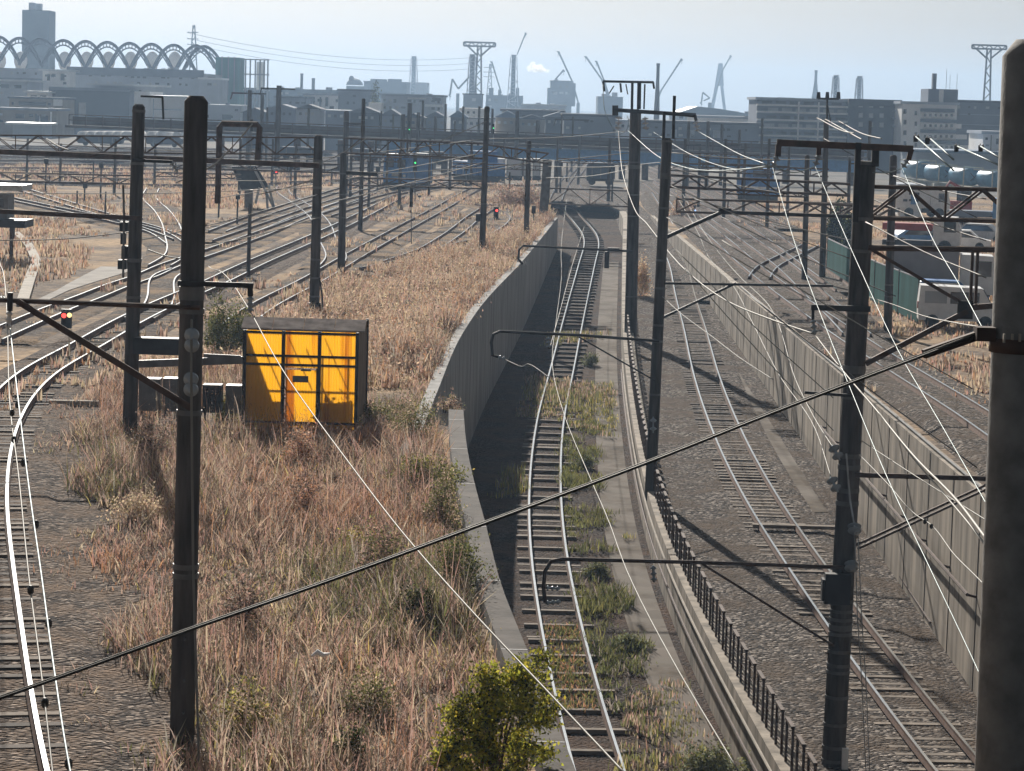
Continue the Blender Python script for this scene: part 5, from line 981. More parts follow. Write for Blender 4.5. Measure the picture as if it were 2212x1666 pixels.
r = bld('low pale shed with sagging roof in front of the brownish workshop', 27, 270, 92, 300, 500, 10, 'wall_mid', 'roof_bright', over=1.5)
r = bld('grey block behind the thickest pole, right side', 398, 226, 520, 300, 535, 22, 'wall_mid'); on(r, 'window', 'window_dark', [(480, 248, 500, 258), (424, 240, 440, 250)])
r = bld('pale stepped block under the teal net enclosure', 430, 172, 476, 300, 600, 15, 'wall_mid', 'roof_bright')
r = bld('teal netted enclosure standing tall right of the arches', 466, 124, 518, 300, 680, 12, 'net_teal', name='netted_building', w_auto=False); on(r, 'net_post', 'wall_grey', [(478, 122, 480, 205), (492, 122, 494, 206), (505, 123, 507, 206)])
# arches
apx = [(-4, 80), (42, 83), (88, 85), (137, 88), (185, 90), (232, 92), (280, 94), (327, 96), (375.5, 98), (424.5, 100), (441, 101)]
for i, (x, y) in enumerate(apx):
    D = 700 + (3 if i == 10 else 0); base = GD(x, 160, D); r = thing('arch_frame', tuple(base), 'lattice arch in the far left row, %s from the left' % ordn[i], 'arch', 'row of lattice arches over the long hall')
    def pt(dx, off=0, dd=0): return GD(x + dx, y + off + .026 * dx * dx + dx * .028, D + dd)
    xs = np.linspace(-47, 47, 25)
    for dd in (0, 5): mb = MB(); mb.path([pt(a, 0, dd) for a in xs], .42, 5); mb.build('arch_tube', 'wall_mid' if dd else 'wall_grey', r)
    mb = MB(); mb.path([pt(a * .8, 10) for a in xs], .18, 5); mb.build('inner_tube', 'wall_grey', r)
    mb = MB()
    for j in range(24): mb.beam(pt(xs[j], 0, 0 if j % 2 else 5), pt(xs[j + 1], 0, 5 if j % 2 else 0), .14); mb.beam(pt(xs[j] * .8, 10), pt(xs[j + 1] if j % 2 else xs[j - 1] if j else xs[0], 0), .14)
    mb.build('lattice', 'wall_grey', r)
    if i not in (2, 9, 10):
        k = S(712); c = GD(x, 150, 712); h = 26 * k; mb = MB(); mb.lathe((c.x, 712 + 14 * k, c.z), [(9 * k, 0), (14 * k, h * .5), (14.5 * k, h * .85), (12 * k, h * 1.15), (7 * k, h * 1.4), (0.1, h * 1.5)], 16)
        tag(mb.build('silo', 'wall_pale', smooth=True, org=(c.x, 712 + 14 * k, c.z)), 'pale round-topped silo seen through the %s lattice arch' % ordn[i], 'silo', 'pale silos behind the lattice arches')
# tank row beside the far sidings
for i, x in enumerate(list(range(172, 282, 19)) + [322, 342, 378, 394]):
    D = 470; c = GD(x, 293, D); k = S(D); r = thing('tank_wagon', (c.x, D, 0), 'white rounded tank in the far siding row, %s from the left' % ordn[i], 'tank', 'white tanks lined up by the far sidings')
    mb = MB(); mb.lathe((c.x, D, c.z + 1 * k), [(.1, 0), (5 * k, .15), (8.5 * k, .5), (8.5 * k, 9), (.1, 9.4)], 14, (.25, 1, 0)); mb.build('barrel', 'wall_pale', r, True)
    mb = MB(); mb.box((c.x + 1, D + 4, c.z - 9 * k), (14 * k, 8, 3 * k)); mb.build('chassis', 'wall_dark', r)
# open frame cage
D = 690; r = thing('scaffold_cage', tuple(GD(548, 195, D)), 'tall pale open frame cage right of the teal netted enclosure', 'frame')
for x in (520, 531, 541, 552, 562, 571, 579): mb = MB(); mb.beam(GD(x - 2, 240, D), GD(x, 128 + (x - 520) * .04, D), .35); mb.build('upright', 'wall_mid', r)
for y in (128, 160, 194): mb = MB(); mb.beam(GD(518, y, D), GD(582, y + 2, D), .3); mb.build('ring', 'wall_mid', r)
mb = MB(); mb.px(554, 134, 570, 194, D + 4, 3); mb.build('core', 'wall_pale', r)
# centre skyline
r = bld('low industrial roofs behind the distant poles, centre left', 520, 192, 735, 300, 900, 30, 'stack_blue'); 
r = bld('grey gabled works building behind the far poles', 594, 212, 660, 300, 600, 20, 'wall_grey', 'wall_dark')
r = bld('white low sheds left of the blocky mid-grey building', 655, 206, 733, 300, 620, 20, 'wall_pale', 'wall_mid'); on(r, 'door', 'wall_dark', [(676, 210, 680, 232), (690, 210, 694, 232), (703, 210, 709, 230)])
r = bld('blocky mid-grey building left of the round dark tree', 731, 197, 799, 300, 580, 20, 'wall_grey', 'wall_dark')
r = bld('white low block under the round dark tree', 796, 222, 824, 300, 560, 12, 'wall_pale')
r = bld('long pale blue-grey factory with curved white roof piece', 823, 208, 956, 300, 570, 30, 'wall_mid', 'wall_grey'); on(r, 'roof_strip', 'roof_bright', [(918, 226, 956, 231)], 2.0, 2.2); on(r, 'window', 'window_dark', [(850, 214, 856, 222), (934, 212, 952, 218), (840, 260, 848, 268), (878, 258, 884, 268)]); on(r, 'awning', 'roof_bright', [(880, 211, 920, 214)], 1, 1)
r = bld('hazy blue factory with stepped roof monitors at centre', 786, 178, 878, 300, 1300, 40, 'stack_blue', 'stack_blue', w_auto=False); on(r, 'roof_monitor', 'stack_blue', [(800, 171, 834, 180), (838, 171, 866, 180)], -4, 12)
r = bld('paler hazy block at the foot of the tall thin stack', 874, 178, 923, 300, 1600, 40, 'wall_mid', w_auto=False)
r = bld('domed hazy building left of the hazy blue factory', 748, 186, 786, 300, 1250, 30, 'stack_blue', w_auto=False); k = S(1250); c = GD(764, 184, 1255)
mb = MB(); mb.lathe((c.x, 1262, c.z), [(19 * k, 0), (17 * k, 6 * k), (11 * k, 12 * k), (.1, 15 * k)], 14); mb.lathe((GD(757, 180, 1255).x, 1262, c.z), [(6 * k, 0), (6 * k, 15 * k), (3 * k, 20 * k)], 10); mb.build('dome', 'stack_blue', r)
r = bld('row of small white apartment fronts below the big stack cluster', 992, 234, 1048, 300, 520, 15, 'wall_pale', w_auto=False); on(r, 'window', 'window_dark', grid(997, 240, 4, 3, 12, 12, 5, 5))
r = bld('grey plant block directly under the T-headed pylon', 1001, 205, 1042, 300, 900, 20, 'wall_grey', 'wall_dark')
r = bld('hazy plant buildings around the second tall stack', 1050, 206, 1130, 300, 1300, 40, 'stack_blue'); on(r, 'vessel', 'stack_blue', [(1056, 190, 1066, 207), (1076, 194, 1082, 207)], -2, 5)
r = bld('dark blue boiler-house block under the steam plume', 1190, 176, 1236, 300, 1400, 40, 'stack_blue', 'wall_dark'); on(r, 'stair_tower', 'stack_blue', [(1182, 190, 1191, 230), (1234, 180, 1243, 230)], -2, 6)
r = bld('pale low curved-roof shed before the boiler house', 1128, 228, 1222, 300, 900, 30, 'wall_mid', 'roof_bright')
r = bld('blue-grey cluster of houses behind the viaduct, centre', 1084, 242, 1218, 300, 480, 20, 'wall_grey', 'wall_dark'); on(r, 'window', 'window_dark', [(1096, 252, 1104, 262), (1126, 254, 1134, 266), (1166, 252, 1176, 268), (1188, 254, 1200, 262)])
r = bld('small blue plant block left of the farther centre pole', 1292, 209, 1346, 300, 1200, 30, 'stack_blue'); on(r, 'rooftop_plant', 'wall_mid', [(1322, 200, 1334, 210), (1300, 203, 1310, 210)], -2, 5)
r = bld('grey works with white lettering-like pipes behind twin poles', 1218, 252, 1330, 300, 430, 15, 'wall_grey', 'wall_dark')
r = bld('long low blue-roofed hall right of the twin poles', 1462, 246, 1640, 300, 800, 40, 'wall_mid'); 
mb = MB(); a = GD(1462, 247, 798); b = GD(1640, 250, 798); h = 18 * S(798); mb.prism([(a.x - 1, a.z), (b.x + 2, a.z), (b.x - 12, a.z + h * .8), (a.x + 6, a.z + h)], 797, 841); mb.build('roof', 'roof_blue', r)
r = bld('white sheds below the blue-roofed hall', 1500, 256, 1640, 300, 480, 20, 'wall_pale', 'wall_mid'); on(r, 'window', 'window_dark', [(1512, 264, 1540, 272), (1560, 266, 1590, 274)])
r = bld('grey low warehouse row behind the viaduct, right of twin poles', 1370, 268, 1640, 320, 420, 15, 'wall_grey', 'wall_dark'); on(r, 'door', 'wall_mid', [(1450, 280, 1462, 296), (1490, 281, 1500, 297), (1540, 282, 1556, 298)])
# apartments on the right
r = bld('wide pale apartment block with long white balconies at right', 1636, 218, 1834, 320, 430, 16, 'wall_grey', 'wall_mid', w_auto=False)
for j, y in enumerate((222, 237, 254, 271, 288, 303)):
    on(r, 'balcony', 'wall_pale', [(1636, y + 5, 1834, y + 9)], 1.2, 1.3)
    on(r, 'window', 'window_pale' if j % 2 else 'window_dark', [(1646 + i * 30 + (j * 13) % 17, y - 4 + (i * 30) * .028, 1668 + i * 30 + (j * 13) % 17, y + 4 + i * .8) for i in range(6)])
on(r, 'column', 'wall_pale', [(1723, 220, 1726, 312), (1766, 221, 1769, 312)], 1.4, .4); on(r, 'roof_hut', 'wall_mid', [(1680, 211, 1718, 219)], -3, 5)
r = bld('dark end block with three columns of windows beside the wide apartments', 1834, 215, 1949, 320, 428, 16, 'wall_dark', w_auto=False); on(r, 'window', 'window_pale', [(x, y + dy, x + 9, y + h + dy) for (x, dy) in ((1855, 0), (1877, .6), (1900, 1.2)) for (y, h) in ((229, 3), (244, 10), (264, 10))]); on(r, 'balcony', 'wall_mid', [(1930, 238, 1949, 241), (1930, 255, 1949, 258), (1930, 272, 1949, 275)], 1.2, 1.3)
r = bld('white stepped flats with rows of small balconies at right', 1949, 226, 2068, 330, 420, 18, 'wall_pale', 'wall_mid', w_auto=False)
for j, (y, x1) in enumerate(((232, 2062), (255, 2074), (278, 2086), (301, 2090))):
    on(r, 'floor_band', 'wall_grey', [(1990, y + 3, x1, y + 10)], .9, 1.0); on(r, 'balcony', 'wall_pale', [(1990, y + 12, x1 + 3, y + 22)], 1.0, 1.1)
    on(r, 'window', 'window_dark', [(1996 + i * 11.5, y + 14, 2001 + i * 11.5, y + 20) for i in range(6)], 1.3, .2); on(r, 'side_window', 'window_dark', [(1976, y + 8, 1981, y + 17), (1952, y + 4, 1958, y + 14)], .2, .2)
on(r, 'roof_house', 'wall_grey', [(2005, 193, 2069, 227)], -3, 8); on(r, 'roof_house_wall', 'wall_pale', [(2029, 195, 2038, 224)], -2.7, .3); on(r, 'chimney', 'wall_grey', [(2015, 159, 2023, 194)], -4, 1.2)
on(r, 'antenna', 'wall_mid', [(2044, 150, 2044.8, 194), (2052, 162, 2052.6, 194), (2067, 160, 2067.7, 194)], -4, .1)
r = bld('long dark blue block behind the stepped flats at right edge', 2060, 224, 2290, 330, 440, 20, 'wall_grey', 'wall_dark'); on(r, 'pipe_line', 'wall_mid', [(2066, 248, 2200, 249), (2066, 270, 2200, 271)])
r = bld('small white house half hidden by the right-edge pole', 2124, 290, 2180, 340, 380, 12, 'wall_pale', 'wall_mid'); on(r, 'window', 'window_dark', [(2152, 300, 2164, 312)]); on(r, 'column', 'wall_beige', [(2140, 292, 2142, 326)])
r = bld('low light-blue roofed shed behind the tank containers', 1978, 332, 2200, 350, 372, 14, 'wall_mid', 'roof_blue', over=1)
r = bld('pale low store behind the right yard trucks', 1946, 408, 1992, 450, 240, 6, 'wall_pale', 'wall_mid'); on(r, 'door', 'girder_blue', [(1968, 416, 1980, 442)])
# stacks, pylons, cranes
def stack(label, x, yt, w, D, wb=None, lattice=0, m='stack_blue', lean=.0, name='chimney'):
    t = GD(x, yt, D); k = S(D); wb = wb or w; r = thing(name, (t.x - .028 * 0, D, 0), label, 'chimney'); mb = MB()
    h = t.z; mb.lathe((t.x, D, 0), [(wb * k / 2, 0), (wb * k / 2 * .8 + w * k * .1, h * .45), (w * k / 2, h * .8), (w * k / 2, h * .96), (w * k * .56, h * .965), (w * k * .56, h)], 14); mb.build('shaft', m, r, False)
    if lattice:
        L = lattice * k
        for sx in (-1, 1):
            for sy in (-1, 1): mb = MB(); mb.beam((t.x + sx * L * 1.5, D + sy * L, 0), (t.x + sx * L * .75, D + sy * L * .7, h * .97), .32); mb.build('tower_leg', 'wall_mid', r)
        mb = MB()
        for j in range(10):
            f0, f1 = j / 10, (j + 1) / 10; w0, w1 = L * (1.5 - .75 * f0), L * (1.5 - .75 * f1); s = 1 if j % 2 else -1
            mb.beam((t.x - s * w0, D - L, h * f0), (t.x + s * w1, D - L, h * f1), .2); mb.beam((t.x - w1, D - L, h * f1), (t.x + w1, D - L, h * f1), .2)
        mb.build('lattice', 'wall_mid', r)
    return r
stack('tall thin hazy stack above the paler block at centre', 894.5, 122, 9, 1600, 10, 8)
stack('dark lattice-cased stack just left of the T-headed pylon', 1021, 118, 11, 1000, 13, 9, 'wall_grey')
stack('lattice-cased stack with faint boom, right of the T-headed pylon', 1110, 119, 9, 1300, 11, 9)
stack('slim dark tapering stack right of the farther centre pole', 1422, 137, 7, 700, 13, 0, 'wall_dark')
stack('pale blue flared stack behind the wide apartments', 1763, 152, 6, 1500, 20)
stack('lattice-cased stack behind the wide apartments, left of two', 1806, 163, 9, 1100, 9, 8)
stack('lattice-cased stack behind the dark end block, right of two', 1857, 165, 9, 1100, 9, 8)
stack('short column with flared head in the left-centre skyline', 652, 159, 6, 1000, 7)
stack('short column with round head right of the flared one', 677, 169, 7, 1000, 7)
def pylon(label, x, yt, head, wd, D, yb=240, m='wall_pale', th=.5):
    t = GD(x, yt, D); k = S(D); r = thing('pylon', (t.x, D, 0), label, 'pylon'); hw = head * k / 2; hh = 8 * k; L = wd * k / 2
    mb = MB()
    for dz in (0, -hh): mb.beam((t.x - hw, D, t.z + dz), (t.x + hw, D, t.z + dz), th)
    for j in range(8): mb.beam((t.x - hw + 2 * hw * j / 8, D, t.z - (hh if j % 2 else 0)), (t.x - hw + 2 * hw * (j + 1) / 8, D, t.z - (0 if j % 2 else hh)), th * .6)
    for s in (-1, 1): mb.beam((t.x + s * hw, D, t.z), (t.x + s * hw, D, t.z - hh), th)
    mb.build('crossarm', m, r)
    for s in (-1, 1): mb = MB(); mb.beam((t.x + s * hw * .75, D, t.z - hh), (t.x + s * L * .8, D, t.z - hh * 3.6), th); mb.build('knee_brace', m, r)
    for sx in (-1, 1): mb = MB(); mb.beam((t.x + sx * L * 2.2, D, 0), (t.x + sx * L * .9, D, t.z - hh), th); mb.build('leg', m, r)
    mb = MB()
    for j in range(14):
        f0, f1 = j / 14, (j + 1) / 14; w0, w1 = L * (2.2 - 1.3 * f0), L * (2.2 - 1.3 * f1); s = 1 if j % 2 else -1; H = t.z - hh
        mb.beam((t.x - s * w0, D, H * f0), (t.x + s * w1, D, H * f1), th * .6)
    mb.build('lattice', m, r); return r
pylon('big T-headed pylon among the central stacks', 1036, 92, 68, 8, 950, m='wall_grey', th=.6)
pylon('T-headed pylon beside the nearest right-edge pole', 2137, 98, 74, 9, 700, m='wall_grey', th=.42)
def pylon2(label, x, yt, w, D, arms):
    t = GD(x, yt, D); k = S(D); r = thing('pylon', (t.x, D, 0), label, 'pylon'); mb = MB(); h = t.z
    for s in (-1, 1): mb.beam((t.x + s * w * k, D, 0), (t.x + s * w * .12 * k, D, h), .5)
    for j in range(16):
        f0, f1 = j / 16, (j + 1) / 16; a, b = w * k * (1 - .88 * f0), w * k * (1 - .88 * f1); s = 1 if j % 2 else -1; mb.beam((t.x - s * a, D, h * f0), (t.x + s * b, D, h * f1), .32)
    mb.build('mast', 'wall_grey', r)
    for dy in arms: mb = MB(); z = h - dy * k; mb.beam((t.x - 14 * k, D, z), (t.x + 10 * k, D, z), .35); mb.build('crossarm', 'wall_grey', r)
pylon2('slender power pylon rising behind the last arches', 419, 54, 14, 1200, (16, 30, 42))
pylon2('small power pylon between the two central stacks', 1059, 138, 9, 1500, (8, 18, 28))
def crane(label, pts, base, D, w=2.2, m='stack_blue'):
    b = GD(*base, D); r = thing('crane', (b.x, D, 0), label, 'crane'); mb = MB()
    for a, c in zip(pts[:-1], pts[1:]):
        p, q = GD(*a, D), GD(*c, D); d = (q - p).normalized(); n_ = Vector((d.z, 0, -d.x)) * w * S(D) * .5; mb.beam(p + n_, q + n_ * .6, .45); mb.beam(p - n_, q - n_ * .6, .45)
        for j in range(10): mb.beam(p.lerp(q, j / 10) + n_ * (1 if j % 2 else -1), p.lerp(q, (j + 1) / 10) + n_ * (-1 if j % 2 else 1), .25)
    mb.build('boom', m, r)
    mb = MB(); tip = GD(*pts[0], D); mb.beam(tip, tip + Vector((0, 0, -6 * S(D) * 2)), .25); mb.beam(tip + Vector((-3 * S(D), 0, 0)), tip + Vector((2 * S(D), 0, -1)), .6); mb.build('hook', m, r)
    mb = MB(); mb.box((b.x, D, b.z / 2), (7 * S(D), 7 * S(D), b.z)); mb.build('tower', m, r)
crane('harbour crane with bent jib left of the T-headed pylon', [(972, 205), (977, 171), (990, 192), (1014, 166)], (989, 202), 1300)
crane('thin crane boom leaning left between the central stacks', [(1062, 133), (1083, 202)], (1083, 204), 1500, 1.6)
crane('very faint long boom above the second stack', [(1136, 71), (1117, 118)], (1118, 190), 1600, 1.2)
crane('long crane boom rising left above the boiler house', [(1206, 111), (1236, 176), (1249, 222)], (1249, 222), 1500, 2.4)
crane('short crane boom on the boiler house beside the steam', [(1218, 151), (1198, 174)], (1199, 176), 1450, 2)
crane('left one of the paired crane booms near the centre-right', [(1265, 122), (1300, 172), (1312, 206)], (1312, 206), 1500, 2.4)
crane('right one of the paired crane booms near the centre-right', [(1288, 132), (1304, 172), (1316, 208)], (1317, 208), 1480, 2)
crane('crane boom leaning right beside the slim dark stack', [(1473, 127), (1428, 196), (1418, 222)], (1418, 224), 1500, 2.2)
crane('crane boom leaning right behind the pale bridge tower', [(1579, 120), (1561, 152), (1545, 205), (1537, 226)], (1538, 226), 1900, 2)
crane('low crane with triangular jib left of the bridge tower', [(1515, 222), (1518, 200), (1533, 212), (1520, 218)], (1533, 222), 1500, 1.6)
D = 2000; t = GD(1556, 137, D); kk = S(D); r = thing('bridge_tower', (t.x, D, 0), 'pale blue A-shaped bridge tower on the right horizon', 'bridge tower')
jz = GD(1556, 186, D).z
for (x0, y0, x1, y1, a, b) in ((1548, 186, 1536, 245, 9, 8), (1559, 186, 1566, 245, 8, 6)): 
    mb = MB(); mb.beam(GD(x0, y0, D), GD(x1, y1, D), a * kk * .8); mb.build('leg', 'roof_blue', r)
mb = MB(); mb.prism([(t.x - 4 * kk, t.z), (t.x + 5 * kk, t.z), (GD(1563, 190, D).x, jz), (GD(1544, 190, D).x, jz)], D - 4 * kk, D + 4 * kk); mb.build('shaft', 'roof_blue', r)
# steam
mb = MB(); c = []
for i in range(22):
    f = random.random(); x = 1140 + 52 * f; y = 146 + 14 * f * f + random.uniform(-7, 5) * (1.1 - .6 * f); rr = random.uniform(4.5, 9) * (1.15 - .75 * f) * S(1450); p = GD(x, y, 1450 + random.uniform(-8, 8))
    mb.lathe(p - Vector((0, 0, rr)), [(rr * math.sin(a), rr * (1 - math.cos(a))) for a in np.linspace(.05, 3.09, 8)], 10)
m = bpy.data.materials.new('steam'); m.use_nodes = True; MATS['steam'] = m; n = m.node_tree.nodes; n.clear(); l = m.node_tree.links; so_ = n.new('ShaderNodeOutputMaterial'); pv = n.new('ShaderNodeVolumePrincipled'); pv.inputs['Color'].default_value = (1, 1, 1, 1); pv.inputs['Density'].default_value = .22; pv.inputs['Anisotropy'].default_value = .8; l.new(pv.outputs[0], so_.inputs['Volume'])
o = mb.build('steam_plume', 'steam', smooth=True, org=tuple(GD(1165, 150, 1450))); tag(o, 'white steam plume drifting left above the boiler house', 'steam', kind='stuff')
for i, (y0, y1) in enumerate(((100, 112), (112, 124), (124, 136))):
    mb = MB(); a = GD(405, y0 - 29, 1200); b = GD(1030, y1 + 12, 1500); mb.path([a.lerp(b, f) - Vector((0, 0, 22 * f * (1 - f))) for f in np.linspace(0, 1, 14)], .09, 4); tag(mb.build('power_line', 'wall_grey', org=tuple(a)), 'faint power line across the sky from the arches to the centre, %s' % ('upper', 'middle', 'lower')[i], 'power line')
def gable(r, x0, x1, yt, D, depth, rise, m):
    k = S(D); a = GD(x0, yt, D); b = GD(x1, yt, D); mb = MB(); z = (a.z + b.z) / 2 + .01; mb.prism([(a.x - .4, z), (b.x + .4, z), ((a.x + b.x) / 2, z + rise)], D - .4, D + depth + .4); mb.build('roof', m, r)
rw = random.Random(5); x = 524; i = 0
while x < 1330:
    w = rw.uniform(30, 64); D = rw.uniform(425, 475); yt = 246 + (x - 800) * .028 + rw.uniform(-6, 9)
    if not (985 < x < 1010):
        r = bld('low roofed building in the row just behind the viaduct, %s from the left' % ordn[i], x, yt, x + w, 300, D, 9, rw.choice(('wall_mid', 'wall_grey', 'wall_pale', 'wall_beige', 'wall_dark')), group='low buildings just behind the viaduct', w_auto=False)
        if rw.random() < .6: gable(r, x, x + w, yt, D, 9, rw.uniform(.6, 1.2), rw.choice(('roof_blue', 'wall_dark', 'wall_grey', 'roof_bright')))
        else: mb = MB(); c = GD(x + w / 2, yt, D); mb.box((c.x, D + 4.5, c.z + .1), (w * S(D) + .5, 9.6, .18)); mb.build('roof', rw.choice(('wall_dark', 'roof_blue')), r)
        for j in range(int(w / 14)): mb = MB(); xa = x + 5 + j * 13; mb.px(xa, yt + 7 + j * .36, xa + 6, yt + 13 + j * .36, D - .1, .16); mb.build('window', rw.choice(('window_dark', 'window_pale')), r)
        i += 1
    x += w + rw.uniform(0, 12)
# round tree and background greenery
PAL['fir'] = (.035, .05, .025)
for lab, x, y0, y1, w, D, n in [('round dark tree between the grey and white blocks', 810, 196, 240, 26, 570, 2600), ('dark hedge of trees behind the green fence', 1808, 425, 515, 46, 190, 4200), ('dark bushes behind the green fence beside the big pole', 1838, 440, 530, 40, 178, 3200)]:
    b = GD(x, y1, D); k = S(D); shrub(lab, (b.x, D, 0 if D > 250 else -.3), w * k / 2, w * k / 2, max(1.5, (y1 - y0) * k + (b.z if D > 250 else 0)), n, .5 if D > 300 else .22, ['fir', 'deep', 'olive'], [4, 3, 1], ncl=40, name='tree')
# ---------------------------------------------------------------- trains and road vehicles
def wheelset(mb_list, root, c, r, w, axis, name='wheel'):
    for p in mb_list: mb = MB(); mb.lathe(p, [(r * .5, 0), (r, .02), (r, w - .02), (r * .5, w)], 12, axis); mb.build(name, 'rubber', root, True)
def frame(at, yaw):
    co, si = math.cos(yaw), math.sin(yaw); return lambda x, y, z: (at[0] + x * co - y * si, at[1] + x * si + y * co, at[2] + z)
def hexa(mb, T, prof, y0, y1):                         # side outline (x,z) swept from y0 to y1 in local axes
    n = len(prof); vs = [T(x, y0, z) for x, z in prof] + [T(x, y1, z) for x, z in prof]
    mb.add(vs, [tuple(range(n))] + [tuple(range(2 * n - 1, n - 1, -1))] + [(i, i + n, (i + 1) % n + n, (i + 1) % n) for i in range(n)]); return mb
def lbox(mb, T, a, b):
    (x0, y0, z0), (x1, y1, z1) = a, b; return hexa(mb, T, [(x0, z0), (x1, z0), (x1, z1), (x0, z1)], y0, y1)
# boxy blue locomotive, end on
p = GD(853, 403, 272); T = frame((p.x, 272, .05), R_(-14)); W = 1.25
r = thing('locomotive', (p.x, 272, 0), 'boxy blue electric locomotive seen end-on between yard poles', 'locomotive')
mb = MB(); hexa(mb, lambda y, x, z: T(x, y, z), [(0, .5), (9, .5), (9, 3.2), (.35, 3.3), (0, 2.0)], -W, W); mb.build('body', 'loco_blue', r)
mb = MB(); lbox(mb, T, (-W + .1, .4, 3.25), (W - .1, 9, 3.5)); mb.build('roof', 'roof_bright', r)
for s in (-1, 1): mb = MB(); lbox(mb, T, (s * .62 - .42, .02, 2.15), (s * .62 + .42, .12, 2.95)); mb.build('window', 'glass_dark', r); mb = MB(); lbox(mb, T, (s * .95 - .14, -.06, 1.2), (s * .95 + .14, .02, 1.45)); mb.build('headlight', 'paint_white', r)
mb = MB(); lbox(mb, T, (-.35, -.05, 1.25), (.35, .01, 1.55)); mb.build('number_plate', 'galvanised', r)
mb = MB(); lbox(mb, T, (-W, -.3, .2), (W, .1, .62)); mb.build('buffer_beam', 'dark_steel', r)
mb = MB(); lbox(mb, T, (-1, .3, 0), (1, 8.6, .5)); mb.build('bogie', 'dark_steel', r)
mb = MB(); mb.path([T(-.5, 2, 3.5), T(-.7, 2.8, 4.1), T(-.6, 2, 4.7), T(.6, 2, 4.7), T(.7, 2.8, 4.1), T(.5, 2, 3.5)], .05, 5); mb.build('pantograph', 'grey_steel', r)
# hooded blue locomotive
p = GD(1030, 393, 292); T = frame((p.x, 292, .45), R_(-62))
r = thing('locomotive', (p.x, 292, 0), 'blue locomotive with a long low hood and raised cab before the white containers', 'locomotive')
mb = MB(); lbox(mb, T, (-3.9, -1.0, .7), (.2, 1.0, 2.1)); lbox(mb, T, (2.2, -1.0, .7), (4.6, 1.0, 2.1)); mb.build('hood', 'loco_blue', r)
mb = MB(); lbox(mb, T, (.2, -1.3, .7), (2.2, 1.3, 3.3)); mb.build('cab', 'loco_blue', r)
mb = MB(); lbox(mb, T, (.1, -1.1, 2.3), (.19, 1.1, 2.95)); mb.build('window', 'glass_dark', r); mb = MB(); lbox(mb, T, (.5, -1.36, 2.3), (1.9, -1.31, 2.95)); mb.build('window', 'glass_dark', r)
mb = MB(); lbox(mb, T, (-4.3, -1.3, .45), (4.9, 1.3, .7)); mb.build('footplate', 'dark_steel', r)
mb = MB(); lbox(mb, T, (-3.6, -1.05, 0), (4.2, 1.05, .44)); mb.build('bogie', 'dark_steel', r)
mb = MB()
for x in (-4.2, -2.5, -.8): mb.beam(T(x, -1.28, .7), T(x, -1.28, 1.6), .06)
mb.beam(T(-4.2, -1.28, 1.6), T(0, -1.28, 1.6), .06); mb.build('handrail', 'paint_white', r)
# right yard blue and white engine
p = GF(1660, 445, zyr); T = frame((p.x, p.y, p.z + .4), R_(20))
r = thing('locomotive', tuple(p), 'small blue and white shunting locomotive on the far right tracks', 'locomotive')
mb = MB(); lbox(mb, T, (-1.1, 0, .6), (1.1, 5, 1.9)); mb.build('hood', 'loco_blue', r); mb = MB(); lbox(mb, T, (-1.2, 1.6, 1.9), (1.2, 3.6, 3.1)); mb.build('cab', 'loco_blue', r)
mb = MB(); lbox(mb, T, (-1.22, -.02, 1.2), (1.22, 5.02, 1.4)); mb.build('stripe', 'paint_white', r); mb = MB(); lbox(mb, T, (-1, 1.55, 2.3), (1, 1.6, 2.9)); mb.build('window', 'glass_dark', r); mb = MB(); lbox(mb, T, (-1, .1, 0), (1, 4.9, .6)); mb.build('frame', 'dark_steel', r)
# white containers on flat wagons
for i, (x0, x1) in enumerate(((1073, 1090), (1094, 1128), (1132, 1148), (1150, 1168))):
    D = 296 + i * 2; c = GD((x0 + x1) / 2, 386, D); k = S(D); r = thing('container', (c.x, D, c.z), ('narrow white container right behind the hooded blue locomotive', 'broad white container behind the slim pole', 'white container left of the grey steel column', 'white container partly hidden by the grey steel column')[i], 'container', 'white containers behind the slim pole')
    mb = MB(); mb.px(x0, 343, x1, 380, D, 2.4); mb.build('box', 'wall_pale', r); mb = MB(); mb.px(x0 + 1, 346, x0 + 2.5, 378, D, .1, .06); mb.px(x1 - 2.5, 346, x1 - 1, 378, D, .1, .06); mb.build('door_rod', 'galvanised', r); mb = MB(); mb.px(x0, 380.2, x1, 390, D, 2.2, -.1); mb.build('chassis', 'dark_steel', r)
# dark wagons
def wagon(label, x0, y0, x1, y1, D, m='wall_dark', yaw=0):
    c = GD((x0 + x1) / 2, y1, D); k = S(D); w = (x1 - x0) * k; h = (y1 - y0) * k; T = frame((c.x, D, c.z), yaw); r = thing('wagon', tuple(c), label, 'wagon')
    mb = MB(); hexa(mb, T, [(-w / 2, h * .22), (w / 2, h * .22), (w / 2, h * .85), (w * .42, h), (-w * .42, h), (-w / 2, h * .85)], 0, 3); mb.build('body', m, r)
    mb = MB(); lbox(mb, T, (-w / 2 * .95, .1, h * .1), (w / 2 * .95, 2.9, h * .22)); mb.build('underframe', 'dark_steel', r)
    for s in (-.3, .3): mb = MB(); mb.lathe(T(w * s, .2, h * .08), [(.2, 0), (.42, .05), (.42, .15), (.2, .2)], 12, (0, -1, 0)); mb.build('wheel', 'dark_steel', r)
    for s in (-.3, 0, .3): mb = MB(); lbox(mb, T, (w * s - .05, -.06, h * .24), (w * s + .05, -.01, h * .84)); mb.build('rib', 'grey_steel', r)
wagon('dark boxy wagon end standing under the blue girder', 1266, 352, 1328, 396, 300)
wagon('dark covered wagon in the left yard beyond the portal frame', 600, 318, 690, 340, 330)
wagon('dark wagon under the viaduct right of the pair of slim poles', 760, 322, 822, 344, 330, 'wall_grey')
wagon('low dark wagon behind the second thick pole in the far sidings', 165, 294, 262, 312, 430)
wagon('low dark wagon between the two thick poles in the far sidings', 315, 296, 392, 314, 430)
